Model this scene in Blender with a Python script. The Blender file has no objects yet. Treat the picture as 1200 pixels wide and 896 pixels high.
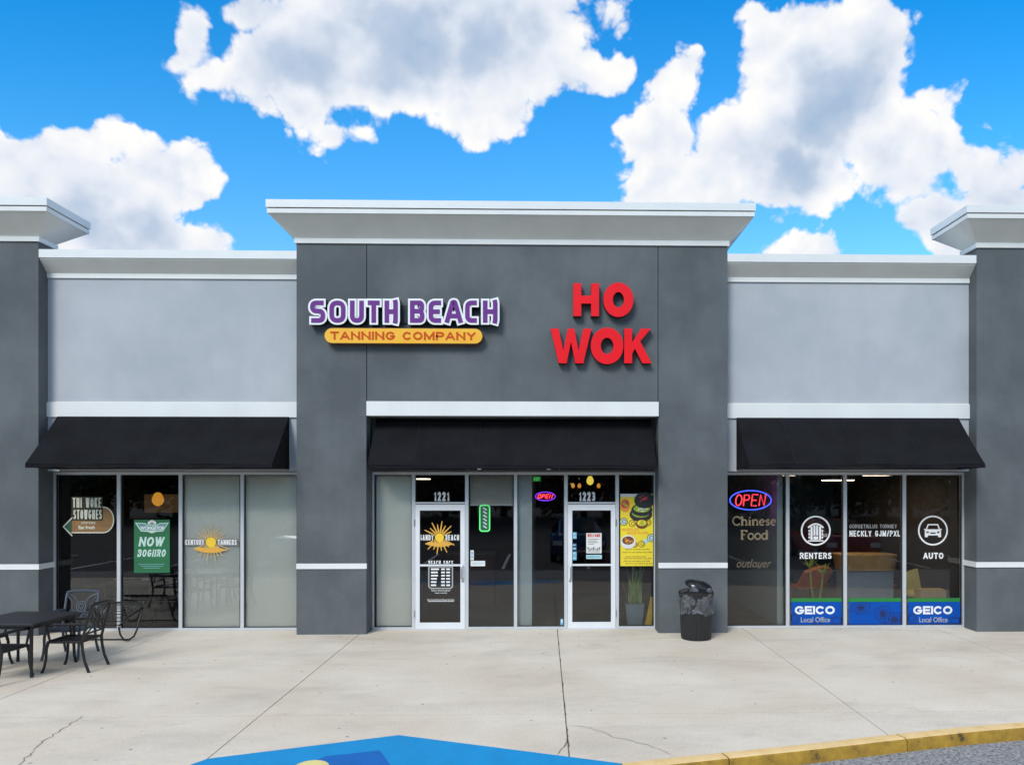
import bpy, bmesh, math, random
from mathutils import Vector, Matrix
R = math.radians
PI = math.pi
random.seed(7)
scene = bpy.context.scene
COL = scene.collection

# ------------------------------------------------------------------ camera
FPX, PPX, PPY, CAM_H = 900.0, 656.4, 566.0, 2.6      # measured on a 1200 x 896 print
YAW = R(1.24)
cam = bpy.data.cameras.new('camera')
cam.sensor_width = 36.0
cam.lens = 36.0 * FPX / 1200.0
cam.shift_x = -(PPX - 600.0) / 1200.0
cam.shift_y = (PPY - 448.0) / 1200.0
cam.clip_start, cam.clip_end = 0.1, 3000
cam_o = bpy.data.objects.new('camera', cam)
COL.objects.link(cam_o)
cam_o.location = (0, 0, CAM_H)
cam_o.rotation_euler = (R(90), 0, -YAW)
scene.camera = cam_o
_F = Vector((math.sin(YAW), math.cos(YAW), 0))
_R = Vector((math.cos(YAW), -math.sin(YAW), 0))


def ray(px, py):
    return _F + _R * ((px - PPX) / FPX) + Vector((0, 0, 1)) * (-(py - PPY) / FPX)


def at(px, py, Y):
    """world X, Z of a measured point on the vertical plane at depth Y"""
    d = ray(px, py)
    t = Y / d.y
    return d.x * t, CAM_H + d.z * t


def ax(px, Y):
    return at(px, PPY, Y)[0]


def az(py, Y, px=600):
    return at(px, py, Y)[1]


def ag(px, py, z=0.0):
    """world X, Y of a measured point on the horizontal plane at height z"""
    d = ray(px, py)
    t = (z - CAM_H) / d.z
    return d.x * t, d.y * t


# ------------------------------------------------------------------ materials
MATS = {}


def mat(name, col, rough=0.6, metal=0.0, var=0.0, vscale=3.0, bump=0.0, bscale=60.0, spec=0.5, emit=None,
        estr=0.0, col2=None, detail=6.0, coat=0.0, alpha=1.0, stretch=None):
    if name in MATS:
        return MATS[name]
    m = bpy.data.materials.new(name)
    m.use_nodes = True
    nt = m.node_tree
    b = nt.nodes['Principled BSDF']
    b.inputs['Base Color'].default_value = (*col, 1)
    b.inputs['Roughness'].default_value = rough
    b.inputs['Metallic'].default_value = metal
    b.inputs['Specular IOR Level'].default_value = spec
    b.inputs['Coat Weight'].default_value = coat
    b.inputs['Alpha'].default_value = alpha
    if emit:
        b.inputs['Emission Color'].default_value = (*emit, 1)
        b.inputs['Emission Strength'].default_value = estr
    if var or col2 or bump:
        tc = nt.nodes.new('ShaderNodeTexCoord')
        vec = tc.outputs['Object']
        if stretch:
            mp = nt.nodes.new('ShaderNodeMapping')
            mp.inputs['Scale'].default_value = stretch
            nt.links.new(vec, mp.inputs['Vector'])
            vec = mp.outputs['Vector']
    if var or col2:
        n = nt.nodes.new('ShaderNodeTexNoise')
        n.inputs['Scale'].default_value = vscale
        n.inputs['Detail'].default_value = detail
        n.inputs['Roughness'].default_value = 0.6
        nt.links.new(vec, n.inputs['Vector'])
        cr = nt.nodes.new('ShaderNodeValToRGB')
        c2 = col2 if col2 else tuple(c * (1 - var) for c in col)
        c1 = col if col2 else tuple(min(1, c * (1 + var)) for c in col)
        cr.color_ramp.elements[0].position = 0.3
        cr.color_ramp.elements[1].position = 0.7
        cr.color_ramp.elements[0].color = (*c2, 1)
        cr.color_ramp.elements[1].color = (*c1, 1)
        nt.links.new(n.outputs['Fac'], cr.inputs['Fac'])
        nt.links.new(cr.outputs['Color'], b.inputs['Base Color'])
    if bump:
        n2 = nt.nodes.new('ShaderNodeTexNoise')
        n2.inputs['Scale'].default_value = bscale
        n2.inputs['Detail'].default_value = 4
        nt.links.new(vec, n2.inputs['Vector'])
        bp = nt.nodes.new('ShaderNodeBump')
        bp.inputs['Strength'].default_value = bump
        bp.inputs['Distance'].default_value = 0.01
        nt.links.new(n2.outputs['Fac'], bp.inputs['Height'])
        nt.links.new(bp.outputs['Normal'], b.inputs['Normal'])
    MATS[name] = m
    return m


def stucco(name, base, dark, light, streak=0.35):
    """painted stucco: broad mottling, vertical rain streaks, fine sand grain"""
    m = bpy.data.materials.new(name)
    m.use_nodes = True
    nt = m.node_tree
    N, L = nt.nodes, nt.links
    b = N['Principled BSDF']
    b.inputs['Roughness'].default_value = 0.85
    b.inputs['Specular IOR Level'].default_value = 0.3
    tc = N.new('ShaderNodeTexCoord')

    def noise(scale, detail, rough, st=(1, 1, 1)):
        mp = N.new('ShaderNodeMapping')
        mp.inputs['Scale'].default_value = st
        L.new(tc.outputs['Object'], mp.inputs['Vector'])
        n = N.new('ShaderNodeTexNoise')
        n.inputs['Scale'].default_value = scale
        n.inputs['Detail'].default_value = detail
        n.inputs['Roughness'].default_value = rough
        L.new(mp.outputs['Vector'], n.inputs['Vector'])
        return n.outputs['Fac']
    big = noise(0.9, 6, 0.62)
    st = noise(1.0, 6, 0.6, (3.2, 1, 0.28))
    grain = noise(160, 3, 0.7)
    r1 = N.new('ShaderNodeMapRange')
    r1.inputs[1].default_value, r1.inputs[2].default_value = 0.35, 0.68
    r1.inputs[1].default_value, r1.inputs[2].default_value = 0.38, 0.64
    L.new(big, r1.inputs[0])
    mx = N.new('ShaderNodeMix'); mx.data_type = 'RGBA'
    mx.inputs[6].default_value = (*dark, 1); mx.inputs[7].default_value = (*light, 1)
    L.new(r1.outputs[0], mx.inputs[0])
    r2 = N.new('ShaderNodeMapRange')
    r2.inputs[1].default_value, r2.inputs[2].default_value = 0.5, 0.78
    r2.inputs[4].default_value = streak
    L.new(st, r2.inputs[0])
    mx2 = N.new('ShaderNodeMix'); mx2.data_type = 'RGBA'
    L.new(r2.outputs[0], mx2.inputs[0])
    L.new(mx.outputs[2], mx2.inputs[6])
    mx2.inputs[7].default_value = (*base, 1)
    r3 = N.new('ShaderNodeMapRange')
    r3.inputs[1].default_value, r3.inputs[2].default_value = 0.25, 0.75
    r3.inputs[3].default_value, r3.inputs[4].default_value = 0.84, 1.14
    L.new(grain, r3.inputs[0])
    mx3 = N.new('ShaderNodeMix'); mx3.data_type = 'RGBA'; mx3.blend_type = 'MULTIPLY'
    mx3.inputs[0].default_value = 1
    L.new(mx2.outputs[2], mx3.inputs[6]); L.new(r3.outputs[0], mx3.inputs[7])
    L.new(mx3.outputs[2], b.inputs['Base Color'])
    bp = N.new('ShaderNodeBump'); bp.inputs['Strength'].default_value = 0.35; bp.inputs['Distance'].default_value = 0.004
    L.new(grain, bp.inputs['Height']); L.new(bp.outputs['Normal'], b.inputs['Normal'])
    return m


def concrete():
    m = bpy.data.materials.new('broom finished concrete')
    m.use_nodes = True
    nt = m.node_tree
    N, L = nt.nodes, nt.links
    b = N['Principled BSDF']
    b.inputs['Roughness'].default_value = 0.88
    b.inputs['Specular IOR Level'].default_value = 0.25
    tc = N.new('ShaderNodeTexCoord')

    def noise(scale, detail, rough, st=(1, 1, 1), dist=0.0):
        mp = N.new('ShaderNodeMapping'); mp.inputs['Scale'].default_value = st
        L.new(tc.outputs['Object'], mp.inputs['Vector'])
        n = N.new('ShaderNodeTexNoise')
        n.inputs['Scale'].default_value = scale; n.inputs['Detail'].default_value = detail
        n.inputs['Roughness'].default_value = rough; n.inputs['Distortion'].default_value = dist
        L.new(mp.outputs['Vector'], n.inputs['Vector'])
        return n.outputs['Fac']

    def rng(s, a, bb, lo, hi):
        r = N.new('ShaderNodeMapRange')
        for i, v in enumerate((a, bb, lo, hi)):
            r.inputs[i + 1].default_value = v
        L.new(s, r.inputs[0])
        return r.outputs[0]

    def mix(fac, a, c, mode='MIX'):
        x = N.new('ShaderNodeMix'); x.data_type = 'RGBA'; x.blend_type = mode
        if isinstance(fac, float): x.inputs[0].default_value = fac
        else: L.new(fac, x.inputs[0])
        for i, v in ((6, a), (7, c)):
            if isinstance(v, tuple): x.inputs[i].default_value = (*v, 1)
            else: L.new(v, x.inputs[i])
        return x.outputs[2]
    c = mix(rng(noise(0.55, 5, 0.55), 0.35, 0.68, 0, 1), (0.645, 0.545, 0.43), (0.745, 0.665, 0.55))
    # brownish tyre / foot grime drifting across the slab
    c = mix(rng(noise(0.8, 8, 0.68, (0.55, 1.3, 1), 0.4), 0.50, 0.76, 0, 0.5), c, (0.37, 0.32, 0.265))
    c = mix(rng(noise(3.2, 7, 0.7, (0.5, 1.4, 1)), 0.56, 0.78, 0, 0.42), c, (0.36, 0.325, 0.285))
    # fine grain
    g = noise(95, 4, 0.75)
    c = mix(1.0, c, rng(g, 0.25, 0.75, 0.86, 1.12), 'MULTIPLY')
    g2 = noise(28, 3, 0.6, (1.6, .5, 1))
    c = mix(1.0, c, rng(g2, 0.3, 0.7, 0.94, 1.05), 'MULTIPLY')
    # old gum and oil spots
    v = N.new('ShaderNodeTexVoronoi'); v.voronoi_dimensions = '2D'; v.inputs['Scale'].default_value = 1.5; v.inputs['Randomness'].default_value = 1.0
    L.new(tc.outputs['Object'], v.inputs['Vector'])
    gate = N.new('ShaderNodeSeparateColor'); L.new(v.outputs['Color'], gate.inputs[0])
    sp = N.new('ShaderNodeMath'); sp.operation = 'MULTIPLY'
    L.new(rng(v.outputs['Distance'], 0.012, 0.034, 0.8, 0.0), sp.inputs[0])
    L.new(rng(gate.outputs[0], 0.50, 0.85, 0, 1), sp.inputs[1])
    c = mix(sp.outputs[0], c, (0.11, 0.095, 0.085))
    L.new(c, b.inputs['Base Color'])
    bp = N.new('ShaderNodeBump'); bp.inputs['Strength'].default_value = 0.3; bp.inputs['Distance'].default_value = 0.004
    L.new(g, bp.inputs['Height']); L.new(bp.outputs['Normal'], b.inputs['Normal'])
    return m


def curb_paint(name, stops):
    m = bpy.data.materials.new(name)
    m.use_nodes = True
    nt = m.node_tree
    N, L = nt.nodes, nt.links
    b = N['Principled BSDF']; b.inputs['Roughness'].default_value = 0.7
    tc = N.new('ShaderNodeTexCoord')
    n = N.new('ShaderNodeTexNoise'); n.inputs['Scale'].default_value = 5.0; n.inputs['Detail'].default_value = 9; n.inputs['Roughness'].default_value = 0.72
    L.new(tc.outputs['Object'], n.inputs['Vector'])
    cr = N.new('ShaderNodeValToRGB')
    e = cr.color_ramp.elements
    e[0].position, e[0].color = stops[0][0], (*stops[0][1], 1)
    e[1].position, e[1].color = stops[-1][0], (*stops[-1][1], 1)
    for p, c in stops[1:-1]:
        x = e.new(p); x.color = (*c, 1)
    L.new(n.outputs['Fac'], cr.inputs['Fac'])
    L.new(cr.outputs['Color'], b.inputs['Base Color'])
    return m


def glass_mat(name, tint, rough=0.0):
    m = bpy.data.materials.new(name)
    m.use_nodes = True
    nt = m.node_tree
    N, L = nt.nodes, nt.links
    N.remove(N['Principled BSDF'])
    out = N['Material Output']
    tr = N.new('ShaderNodeBsdfTransparent'); tr.inputs['Color'].default_value = (*tint, 1)
    gl = N.new('ShaderNodeBsdfGlossy'); gl.inputs['Roughness'].default_value = rough
    gl.inputs['Color'].default_value = (1, 1, 1, 1)
    fr = N.new('ShaderNodeFresnel'); fr.inputs['IOR'].default_value = 1.52
    mx = N.new('ShaderNodeMixShader')
    L.new(fr.outputs[0], mx.inputs[0]); L.new(tr.outputs[0], mx.inputs[1]); L.new(gl.outputs[0], mx.inputs[2])
    L.new(mx.outputs[0], out.inputs['Surface'])
    return m


def bag_mat():
    m = bpy.data.materials.new('crinkled clear plastic bag')
    m.use_nodes = True
    nt = m.node_tree
    N, L = nt.nodes, nt.links
    b = N['Principled BSDF']
    b.inputs['Base Color'].default_value = (0.38, 0.40, 0.43, 1)
    b.inputs['Roughness'].default_value = 0.22
    tc = N.new('ShaderNodeTexCoord')
    n = N.new('ShaderNodeTexNoise'); n.inputs['Scale'].default_value = 9; n.inputs['Detail'].default_value = 5; n.inputs['Distortion'].default_value = 1.5
    L.new(tc.outputs['Object'], n.inputs['Vector'])
    bp = N.new('ShaderNodeBump'); bp.inputs['Strength'].default_value = 1.0; bp.inputs['Distance'].default_value = 0.05
    L.new(n.outputs['Fac'], bp.inputs['Height']); L.new(bp.outputs['Normal'], b.inputs['Normal'])
    r = N.new('ShaderNodeMapRange')
    for i, v in enumerate((0.35, 0.7, 0.12, 0.42)):
        r.inputs[i + 1].default_value = v
    L.new(n.outputs['Fac'], r.inputs[0])
    L.new(r.outputs[0], b.inputs['Alpha'])
    return m


M = dict(
    stucco_dark=stucco('charcoal painted stucco', (0.078, 0.086, 0.094), (0.092, 0.102, 0.110), (0.131, 0.143, 0.152)),
    stucco_light=stucco('pale blue grey painted stucco', (0.40, 0.41, 0.45), (0.385, 0.405, 0.44), (0.455, 0.468, 0.50), 0.55),
    trim=mat('white painted trim', (0.72, 0.72, 0.71), 0.55, var=0.05, vscale=1.5, stretch=(1, 1, .3)),
    soffit=mat('off white cove plaster', (0.70, 0.68, 0.64), 0.8, var=0.05, vscale=2.0, bump=0.2, bscale=150),
    metal_cap=mat('white metal coping', (0.72, 0.725, 0.725), 0.4, var=0.03),
    alu=mat('satin aluminium frame', (0.60, 0.62, 0.65), 0.42, metal=0.35, var=0.04, vscale=6),
    door_alu=mat('white painted door frame', (0.70, 0.72, 0.75), 0.4, var=0.04, vscale=5),
    steel=mat('brushed steel', (0.55, 0.55, 0.56), 0.28, metal=0.9),
    gasket=mat('black gasket', (0.012, 0.012, 0.012), 0.5),
    glass=glass_mat('clear storefront glass', (0.975, 0.98, 0.977)),
    dark_glass=glass_mat('smoke tinted storefront glass', (0.88, 0.89, 0.885)),
    awning=mat('navy black awning canvas', (0.0105, 0.0106, 0.0128), 0.95, spec=0.12, var=0.28, vscale=2.2, bump=0.25, bscale=320),
    awning_seam=mat('awning seam thread', (0.024, 0.024, 0.030), 0.9, spec=0.1),
    awning_in=mat('awning inner lining', (0.010, 0.010, 0.012), 0.9, spec=0.1),
    concrete=concrete(),
    joint=mat('dirt filled joint', (0.085, 0.068, 0.052), 0.95, spec=0.1),
    asphalt=mat('dark asphalt', (0.085, 0.085, 0.088), 0.9, spec=0.25, col2=(0.05, 0.05, 0.052), vscale=40, detail=5, bump=0.6, bscale=140),
    asphalt_grey=mat('bleached aggregate asphalt', (0.46, 0.455, 0.45), 0.9, spec=0.25, col2=(0.07, 0.07, 0.075), vscale=34, detail=8, bump=0.8, bscale=90),
    curb=curb_paint('dirty shaded yellow kerb face', ((.33, (.06, .04, .014)), (.42, (.28, .16, .018)), (.60, (.42, .25, .025)), (.8, (.50, .32, .06)))),  # face tone carries painted shade on top of the dirt
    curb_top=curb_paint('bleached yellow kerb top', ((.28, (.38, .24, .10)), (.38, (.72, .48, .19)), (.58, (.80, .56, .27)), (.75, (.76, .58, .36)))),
    blue=mat('bright blue ramp paint', (0.0, 0.25, 0.54), 0.6, var=0.07, vscale=4, bump=0.25, bscale=120),
    blue_dark=mat('deep blue symbol paint', (0.0, 0.12, 0.42), 0.6, var=0.07, vscale=4, bump=0.25, bscale=120),
    cream_paint=mat('cream symbol paint', (0.72, 0.62, 0.24), 0.6, var=0.1, vscale=6),
    iron=mat('black powder coated iron', (0.010, 0.009, 0.010), 0.42, spec=0.45, var=0.2, vscale=20),
    iron_blue=mat('slate blue coated iron', (0.045, 0.058, 0.085), 0.45, var=0.15, vscale=14),
    tabletop=mat('dark metal table top', (0.016, 0.016, 0.019), 0.45, var=0.15, vscale=9),
    bin=mat('black ribbed plastic', (0.010, 0.010, 0.011), 0.5, var=0.25, vscale=10),
    lid=mat('glossy black plastic lid', (0.012, 0.012, 0.013), 0.16),
    bag=bag_mat(),
    purple=mat('purple acrylic face', (0.150, 0.034, 0.225), 0.5, spec=0.2, var=0.06, vscale=3),
    white=mat('white vinyl', (0.80, 0.80, 0.80), 0.5),
    black=mat('black return', (0.010, 0.010, 0.011), 0.5),
    yellow=mat('yellow orange acrylic face', (0.88, 0.50, 0.06), 0.45, spec=0.2, col2=(0.86, 0.42, 0.035), vscale=3),
    orange_txt=mat('burnt orange lettering', (0.56, 0.075, 0.008), 0.5, spec=0.2),
    brown_edge=mat('brown sign return', (0.10, 0.045, 0.015), 0.5),
    red=mat('red acrylic letter face', (0.80, 0.006, 0.012), 0.4, spec=0.25, var=0.05, vscale=3),
    red_ret=mat('dark red letter return', (0.060, 0.006, 0.008), 0.5),
    reveal=mat('shadow grey reveal', (0.22, 0.22, 0.225), 0.7),
    crack=mat('hairline crack grime', (0.20, 0.165, 0.13), 0.95, spec=0.1),
    roof=mat('grey roofing membrane', (0.35, 0.35, 0.34), 0.9),
    shade=mat('sage grey roller shade', (0.84, 0.84, 0.75), 0.9, spec=0.15, var=0.05, vscale=1.2, stretch=(1, 1, .25)),
    shade2=mat('cream roller shade', (0.43, 0.41, 0.36), 0.9, var=0.04, vscale=1.5),
    neon_red=mat('red neon tube', (0.9, 0.1, 0.1), 0.4, emit=(1.0, 0.045, 0.07), estr=1.6),
    neon_blue=mat('blue neon tube', (0.1, 0.1, 0.9), 0.4, emit=(0.05, 0.10, 1.0), estr=1.7),
    neon_violet=mat('violet neon tube', (0.3, 0.1, 0.9), 0.4, emit=(0.16, 0.03, 0.85), estr=0.9),
    neon_green=mat('lit green border', (0.1, 0.8, 0.2), 0.4, emit=(0.16, 0.75, 0.20), estr=0.32),
    exit_green=mat('lit green exit face', (0.02, 0.3, 0.05), 0.4, emit=(0.02, 0.5, 0.10), estr=0.10),
    gold=mat('gold window lettering', (0.21, 0.165, 0.095), 0.5, var=0.1, vscale=8),
    gold_dim=mat('faded bronze lettering', (0.12, 0.092, 0.055), 0.5),
    sun_gold=mat('golden sun vinyl', (0.70, 0.37, 0.055), 0.5),
    sun_yellow=mat('bright yellow sun disc', (0.85, 0.55, 0.03), 0.5),
    sun_tan=mat('tan ray vinyl', (0.62, 0.42, 0.18), 0.5),
    dim_white=mat('faded white vinyl', (0.36, 0.36, 0.36), 0.6),
    grey_vinyl=mat('grey vinyl', (0.20, 0.20, 0.20), 0.6),
    panel_blue=mat('royal blue window film', (0.003, 0.072, 0.38), 0.75, spec=0.15, var=0.05, vscale=3),
    panel_line=mat('navy pattern ink', (0.004, 0.018, 0.11), 0.55),
    panel_green=mat('green film strip', (0.03, 0.21, 0.05), 0.7, spec=0.15),
    poster_green=mat('green poster paper', (0.008, 0.16, 0.060), 0.6, col2=(0.015, 0.115, 0.04), vscale=2),
    mint=mat('pale mint ink', (0.50, 0.66, 0.60), 0.6),
    teal=mat('teal ink', (0.12, 0.30, 0.28), 0.6),
    poster_yellow=mat('bright yellow poster paper', (0.80, 0.70, 0.01), 0.5, col2=(0.80, 0.58, 0.05), vscale=3),
    ink=mat('black ink', (0.02, 0.02, 0.02), 0.6),
    ink_brown=mat('brown ink', (0.16, 0.05, 0.02), 0.6, var=0.5, vscale=40),
    ink_orange=mat('orange ink', (0.75, 0.28, 0.04), 0.6, var=0.3, vscale=40),
    ink_red=mat('red ink', (0.55, 0.05, 0.05), 0.6, var=0.3, vscale=60),
    ink_green=mat('leaf green ink', (0.30, 0.42, 0.03), 0.6, var=0.4, vscale=50),
    ink_cyan=mat('pale cyan ink', (0.35, 0.60, 0.65), 0.6, var=0.3, vscale=40),
    paper=mat('white paper', (0.70, 0.70, 0.68), 0.7, var=0.06, vscale=8),
    sticker_blue=mat('light blue sticker', (0.16, 0.42, 0.62), 0.5),
    sticker_navy=mat('navy sticker', (0.02, 0.08, 0.22), 0.5),
    wood=mat('tan wood plank board', (0.30, 0.165, 0.060), 0.7, col2=(0.20, 0.10, 0.035), vscale=2.5, stretch=(1, 1, 14)),
    board_dark=mat('dark olive board', (0.030, 0.028, 0.012), 0.7),
    bone=mat('bone white paint', (0.62, 0.62, 0.52), 0.7),
    arrow_green=mat('green arrow paint', (0.02, 0.10, 0.055), 0.6),
    floor_dark=mat('dark interior floor', (0.06, 0.052, 0.045), 0.5, var=0.2, vscale=3),
    floor_tan=mat('tan tile floor', (0.20, 0.16, 0.11), 0.5, var=0.15, vscale=3),
    wall_brown=mat('dark brown interior wall', (0.035, 0.026, 0.020), 0.8, var=0.2),
    wall_maroon=mat('maroon interior wall', (0.075, 0.018, 0.016), 0.8, var=0.2),
    wall_grey=mat('grey interior wall', (0.16, 0.165, 0.17), 0.8, var=0.1),
    wall_pale=mat('pale partition end', (0.52, 0.58, 0.56), 0.7, var=0.03),
    ceil=mat('dark ceiling tile', (0.035, 0.035, 0.035), 0.9),
    lamp_warm=mat('warm glowing lamp glass', (0.9, 0.6, 0.2), 0.4, emit=(1.0, 0.42, 0.05), estr=0.5),
    lamp_orange=mat('dim orange lamp shade', (0.4, 0.10, 0.03), 0.4, emit=(0.6, 0.11, 0.03), estr=0.5),
    lamp_yellow=mat('yellow glowing bulb', (0.9, 0.8, 0.2), 0.4, emit=(1.0, 0.75, 0.09), estr=0.75),
    lamp_white=mat('ceiling light diffuser', (0.9, 0.9, 0.8), 0.4, emit=(1.0, 0.82, 0.60), estr=7.0),
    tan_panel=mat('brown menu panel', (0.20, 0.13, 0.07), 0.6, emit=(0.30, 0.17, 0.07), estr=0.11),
    leaf=mat('snake plant leaf', (0.18, 0.32, 0.08), 0.45, col2=(0.42, 0.50, 0.17), vscale=9),
    leaf_lime=mat('lime green leaf', (0.36, 0.44, 0.045), 0.45, col2=(0.24, 0.34, 0.04), vscale=9),
    pot=mat('slate blue planter', (0.20, 0.27, 0.32), 0.5, var=0.1),
    soil=mat('potting soil', (0.03, 0.02, 0.015), 0.95),
    yellow_plastic=mat('yellow plastic', (0.85, 0.55, 0.01), 0.4),
    orange_chair=mat('orange rust upholstery', (0.58, 0.15, 0.045), 0.7, var=0.15, vscale=6),
    mustard=mat('olive mustard shell', (0.55, 0.44, 0.11), 0.6, var=0.1),
    card=mat('cardboard', (0.50, 0.33, 0.15), 0.8, var=0.06),
    wood_table=mat('oak table', (0.50, 0.33, 0.14), 0.5, var=0.15, vscale=4, stretch=(1, 6, 1)),
    slate=mat('blue grey upholstery', (0.26, 0.32, 0.38), 0.8, var=0.1),
    cabinet=mat('grey cabinet', (0.15, 0.16, 0.165), 0.6),
    blue_wall=mat('blue accent wall', (0.030, 0.055, 0.10), 0.8),
    tree_bark=mat('grey brown bark', (0.09, 0.07, 0.05), 0.9, var=0.3, vscale=5),
    tree_leaf=mat('dark oak leaves', (0.030, 0.060, 0.018), 0.7, var=0.4, vscale=1.0),
    car_blue=mat('dark blue car paint', (0.05, 0.09, 0.19), 0.25, coat=1.0),
    car_silver=mat('silver car paint', (0.50, 0.51, 0.52), 0.3, metal=0.5, coat=1.0),
    car_red=mat('red car paint', (0.38, 0.020, 0.012), 0.25, coat=1.0),
    car_glass=mat('dark car glass', (0.01, 0.012, 0.014), 0.05),
    tyre=mat('tyre rubber', (0.02, 0.02, 0.02), 0.85),
    rim=mat('alloy rim', (0.5, 0.5, 0.5), 0.3, metal=0.8),
    head=mat('headlamp lens', (0.8, 0.8, 0.8), 0.1),
)


# ------------------------------------------------------------------ mesh builder
class MB:
    def __init__(s):
        s.v, s.f, s.m = [], [], []

    def add(s, vs, fs, mi=0):
        o = len(s.v)
        s.v += [tuple(v) for v in vs]
        for f in fs:
            s.f.append(tuple(o + i for i in f)); s.m.append(mi)
        return s

    def box(s, x0, x1, y0, y1, z0, z1, mi=0):
        vs = [(x, y, z) for z in (z0, z1) for y in (y0, y1) for x in (x0, x1)]
        return s.add(vs, [(0, 2, 3, 1), (4, 5, 7, 6), (0, 1, 5, 4), (2, 6, 7, 3), (0, 4, 6, 2), (1, 3, 7, 5)], mi)

    def prism(s, pts, y0, y1, mi=0, msides=None):
        """polygon of (x, z) extruded from y0 (front) to y1"""
        n = len(pts)
        vs = [(x, y0, z) for x, z in pts] + [(x, y1, z) for x, z in pts]
        a = sum(pts[i][0] * pts[(i + 1) % n][1] - pts[(i + 1) % n][0] * pts[i][1] for i in range(n))
        fr = tuple(range(n)) if a > 0 else tuple(reversed(range(n)))
        bk = tuple(n + i for i in reversed(fr))
        s.add(vs, [fr, bk], mi)
        o = len(s.v) - 2 * n
        for k in range(n):
            i, j = fr[k], fr[(k + 1) % n]
            s.f.append((o + i, o + n + i, o + n + j, o + j)); s.m.append(mi if msides is None else msides)
        return s

    def tube(s, pts, r, seg=8, mi=0, caps=True, rr=None):
        pts = [Vector(p) for p in pts]
        n = len(pts)
        o = len(s.v)
        up = None
        for i, p in enumerate(pts):
            t = (pts[min(i + 1, n - 1)] - pts[max(i - 1, 0)]).normalized()
            if up is None:
                up = Vector((0, 0, 1)) if abs(t.z) < 0.9 else Vector((1, 0, 0))
            a = t.cross(up)
            if a.length < 1e-6:
                a = t.orthogonal()
            a.normalize()
            bb = a.cross(t).normalized()
            up = bb
            q = rr[i] if rr else r
            for k in range(seg):
                th = 2 * PI * (k + .5) / seg
                s.v.append(tuple(p + a * (math.cos(th) * q) + bb * (math.sin(th) * q)))
        for i in range(n - 1):
            for k in range(seg):
                k2 = (k + 1) % seg
                s.f.append((o + i * seg + k, o + i * seg + k2, o + (i + 1) * seg + k2, o + (i + 1) * seg + k)); s.m.append(mi)
        if caps:
            s.f.append(tuple(o + k for k in reversed(range(seg)))); s.m.append(mi)
            s.f.append(tuple(o + (n - 1) * seg + k for k in range(seg))); s.m.append(mi)
        return s

    def lathe(s, prof, c, seg=28, mi=0, squash=1.0):
        o = len(s.v)
        n = len(prof)
        for r, z in prof:
            for k in range(seg):
                th = 2 * PI * k / seg
                s.v.append((c[0] + r * math.cos(th), c[1] + r * math.sin(th) * squash, c[2] + z))
        for i in range(n - 1):
            for k in range(seg):
                k2 = (k + 1) % seg
                s.f.append((o + i * seg + k, o + i * seg + k2, o + (i + 1) * seg + k2, o + (i + 1) * seg + k)); s.m.append(mi)
        s.f.append(tuple(o + k for k in reversed(range(seg)))); s.m.append(mi)
        s.f.append(tuple(o + (n - 1) * seg + k for k in range(seg))); s.m.append(mi)
        return s

    def stroke(s, pts, w, y0, y1, closed=False, mi=0):
        """thick 2-D line in the (x, z) plane, front face at y0"""
        P = [Vector(p) for p in pts]
        n = len(P)
        Lp, Rp = [], []
        for i in range(n):
            if closed:
                a, b = P[(i - 1) % n], P[(i + 1) % n]
            else:
                a, b = P[max(i - 1, 0)], P[min(i + 1, n - 1)]
            d1 = (P[i] - a); d2 = (b - P[i])
            if d1.length < 1e-9: d1 = d2
            if d2.length < 1e-9: d2 = d1
            d1 = d1.normalized(); d2 = d2.normalized()
            t = (d1 + d2)
            t = t.normalized() if t.length > 1e-6 else d1
            nn = Vector((-t.y, t.x))
            k = min(1.6, 1 / max(0.3, nn.dot(Vector((-d1.y, d1.x)))))
            Lp.append(P[i] + nn * (w / 2 * k)); Rp.append(P[i] - nn * (w / 2 * k))
        o = len(s.v)
        for i in range(n):
            for q, y in ((Lp[i], y0), (Rp[i], y0), (Lp[i], y1), (Rp[i], y1)):
                s.v.append((q.x, y, q.y))
        for i in range(n if closed else n - 1):
            a, b = o + 4 * i, o + 4 * ((i + 1) % n)
            for f in ((a + 1, b + 1, b, a), (a, b, b + 2, a + 2), (a + 3, b + 3, b + 1, a + 1), (a + 2, b + 2, b + 3, a + 3)):
                s.f.append(f); s.m.append(mi)
        if not closed:
            for i, fl in ((0, 0), (n - 1, 1)):
                a = o + 4 * i
                f = (a, a + 2, a + 3, a + 1)
                s.f.append(f if not fl else tuple(reversed(f))); s.m.append(mi)
        return s

    def disc(s, cx, cz, rx, rz, y0, y1, seg=28, mi=0, msides=None):
        return s.prism([(cx + rx * math.cos(2 * PI * k / seg), cz + rz * math.sin(2 * PI * k / seg)) for k in range(seg)], y0, y1, mi, msides)

    def mesh(s, mesh_data, mi=0):
        vs, fs = mesh_data
        return s.add(vs, fs, mi)

    def build(s, name, mats, parent=None, smooth=False, origin=None):
        if not isinstance(mats, (list, tuple)):
            mats = [mats]
        org = Vector(origin) if origin is not None else (ORG.get(parent.as_pointer(), Vector()) if parent else Vector())
        me = bpy.data.meshes.new(name)
        me.from_pydata([tuple(Vector(v) - org) for v in s.v], [], s.f)
        for m in mats:
            me.materials.append(m)
        me.polygons.foreach_set('material_index', s.m)
        if smooth:
            me.polygons.foreach_set('use_smooth', [True] * len(me.polygons))
            try:
                me.set_sharp_from_angle(angle=R(40))
            except Exception:
                pass
        me.update()
        o = bpy.data.objects.new(name, me)
        COL.objects.link(o)
        if parent:
            o.parent = parent
            ORG[o.as_pointer()] = org
        else:
            o.location = org
            ORG[o.as_pointer()] = org
        return o


ORG = {}


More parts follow.
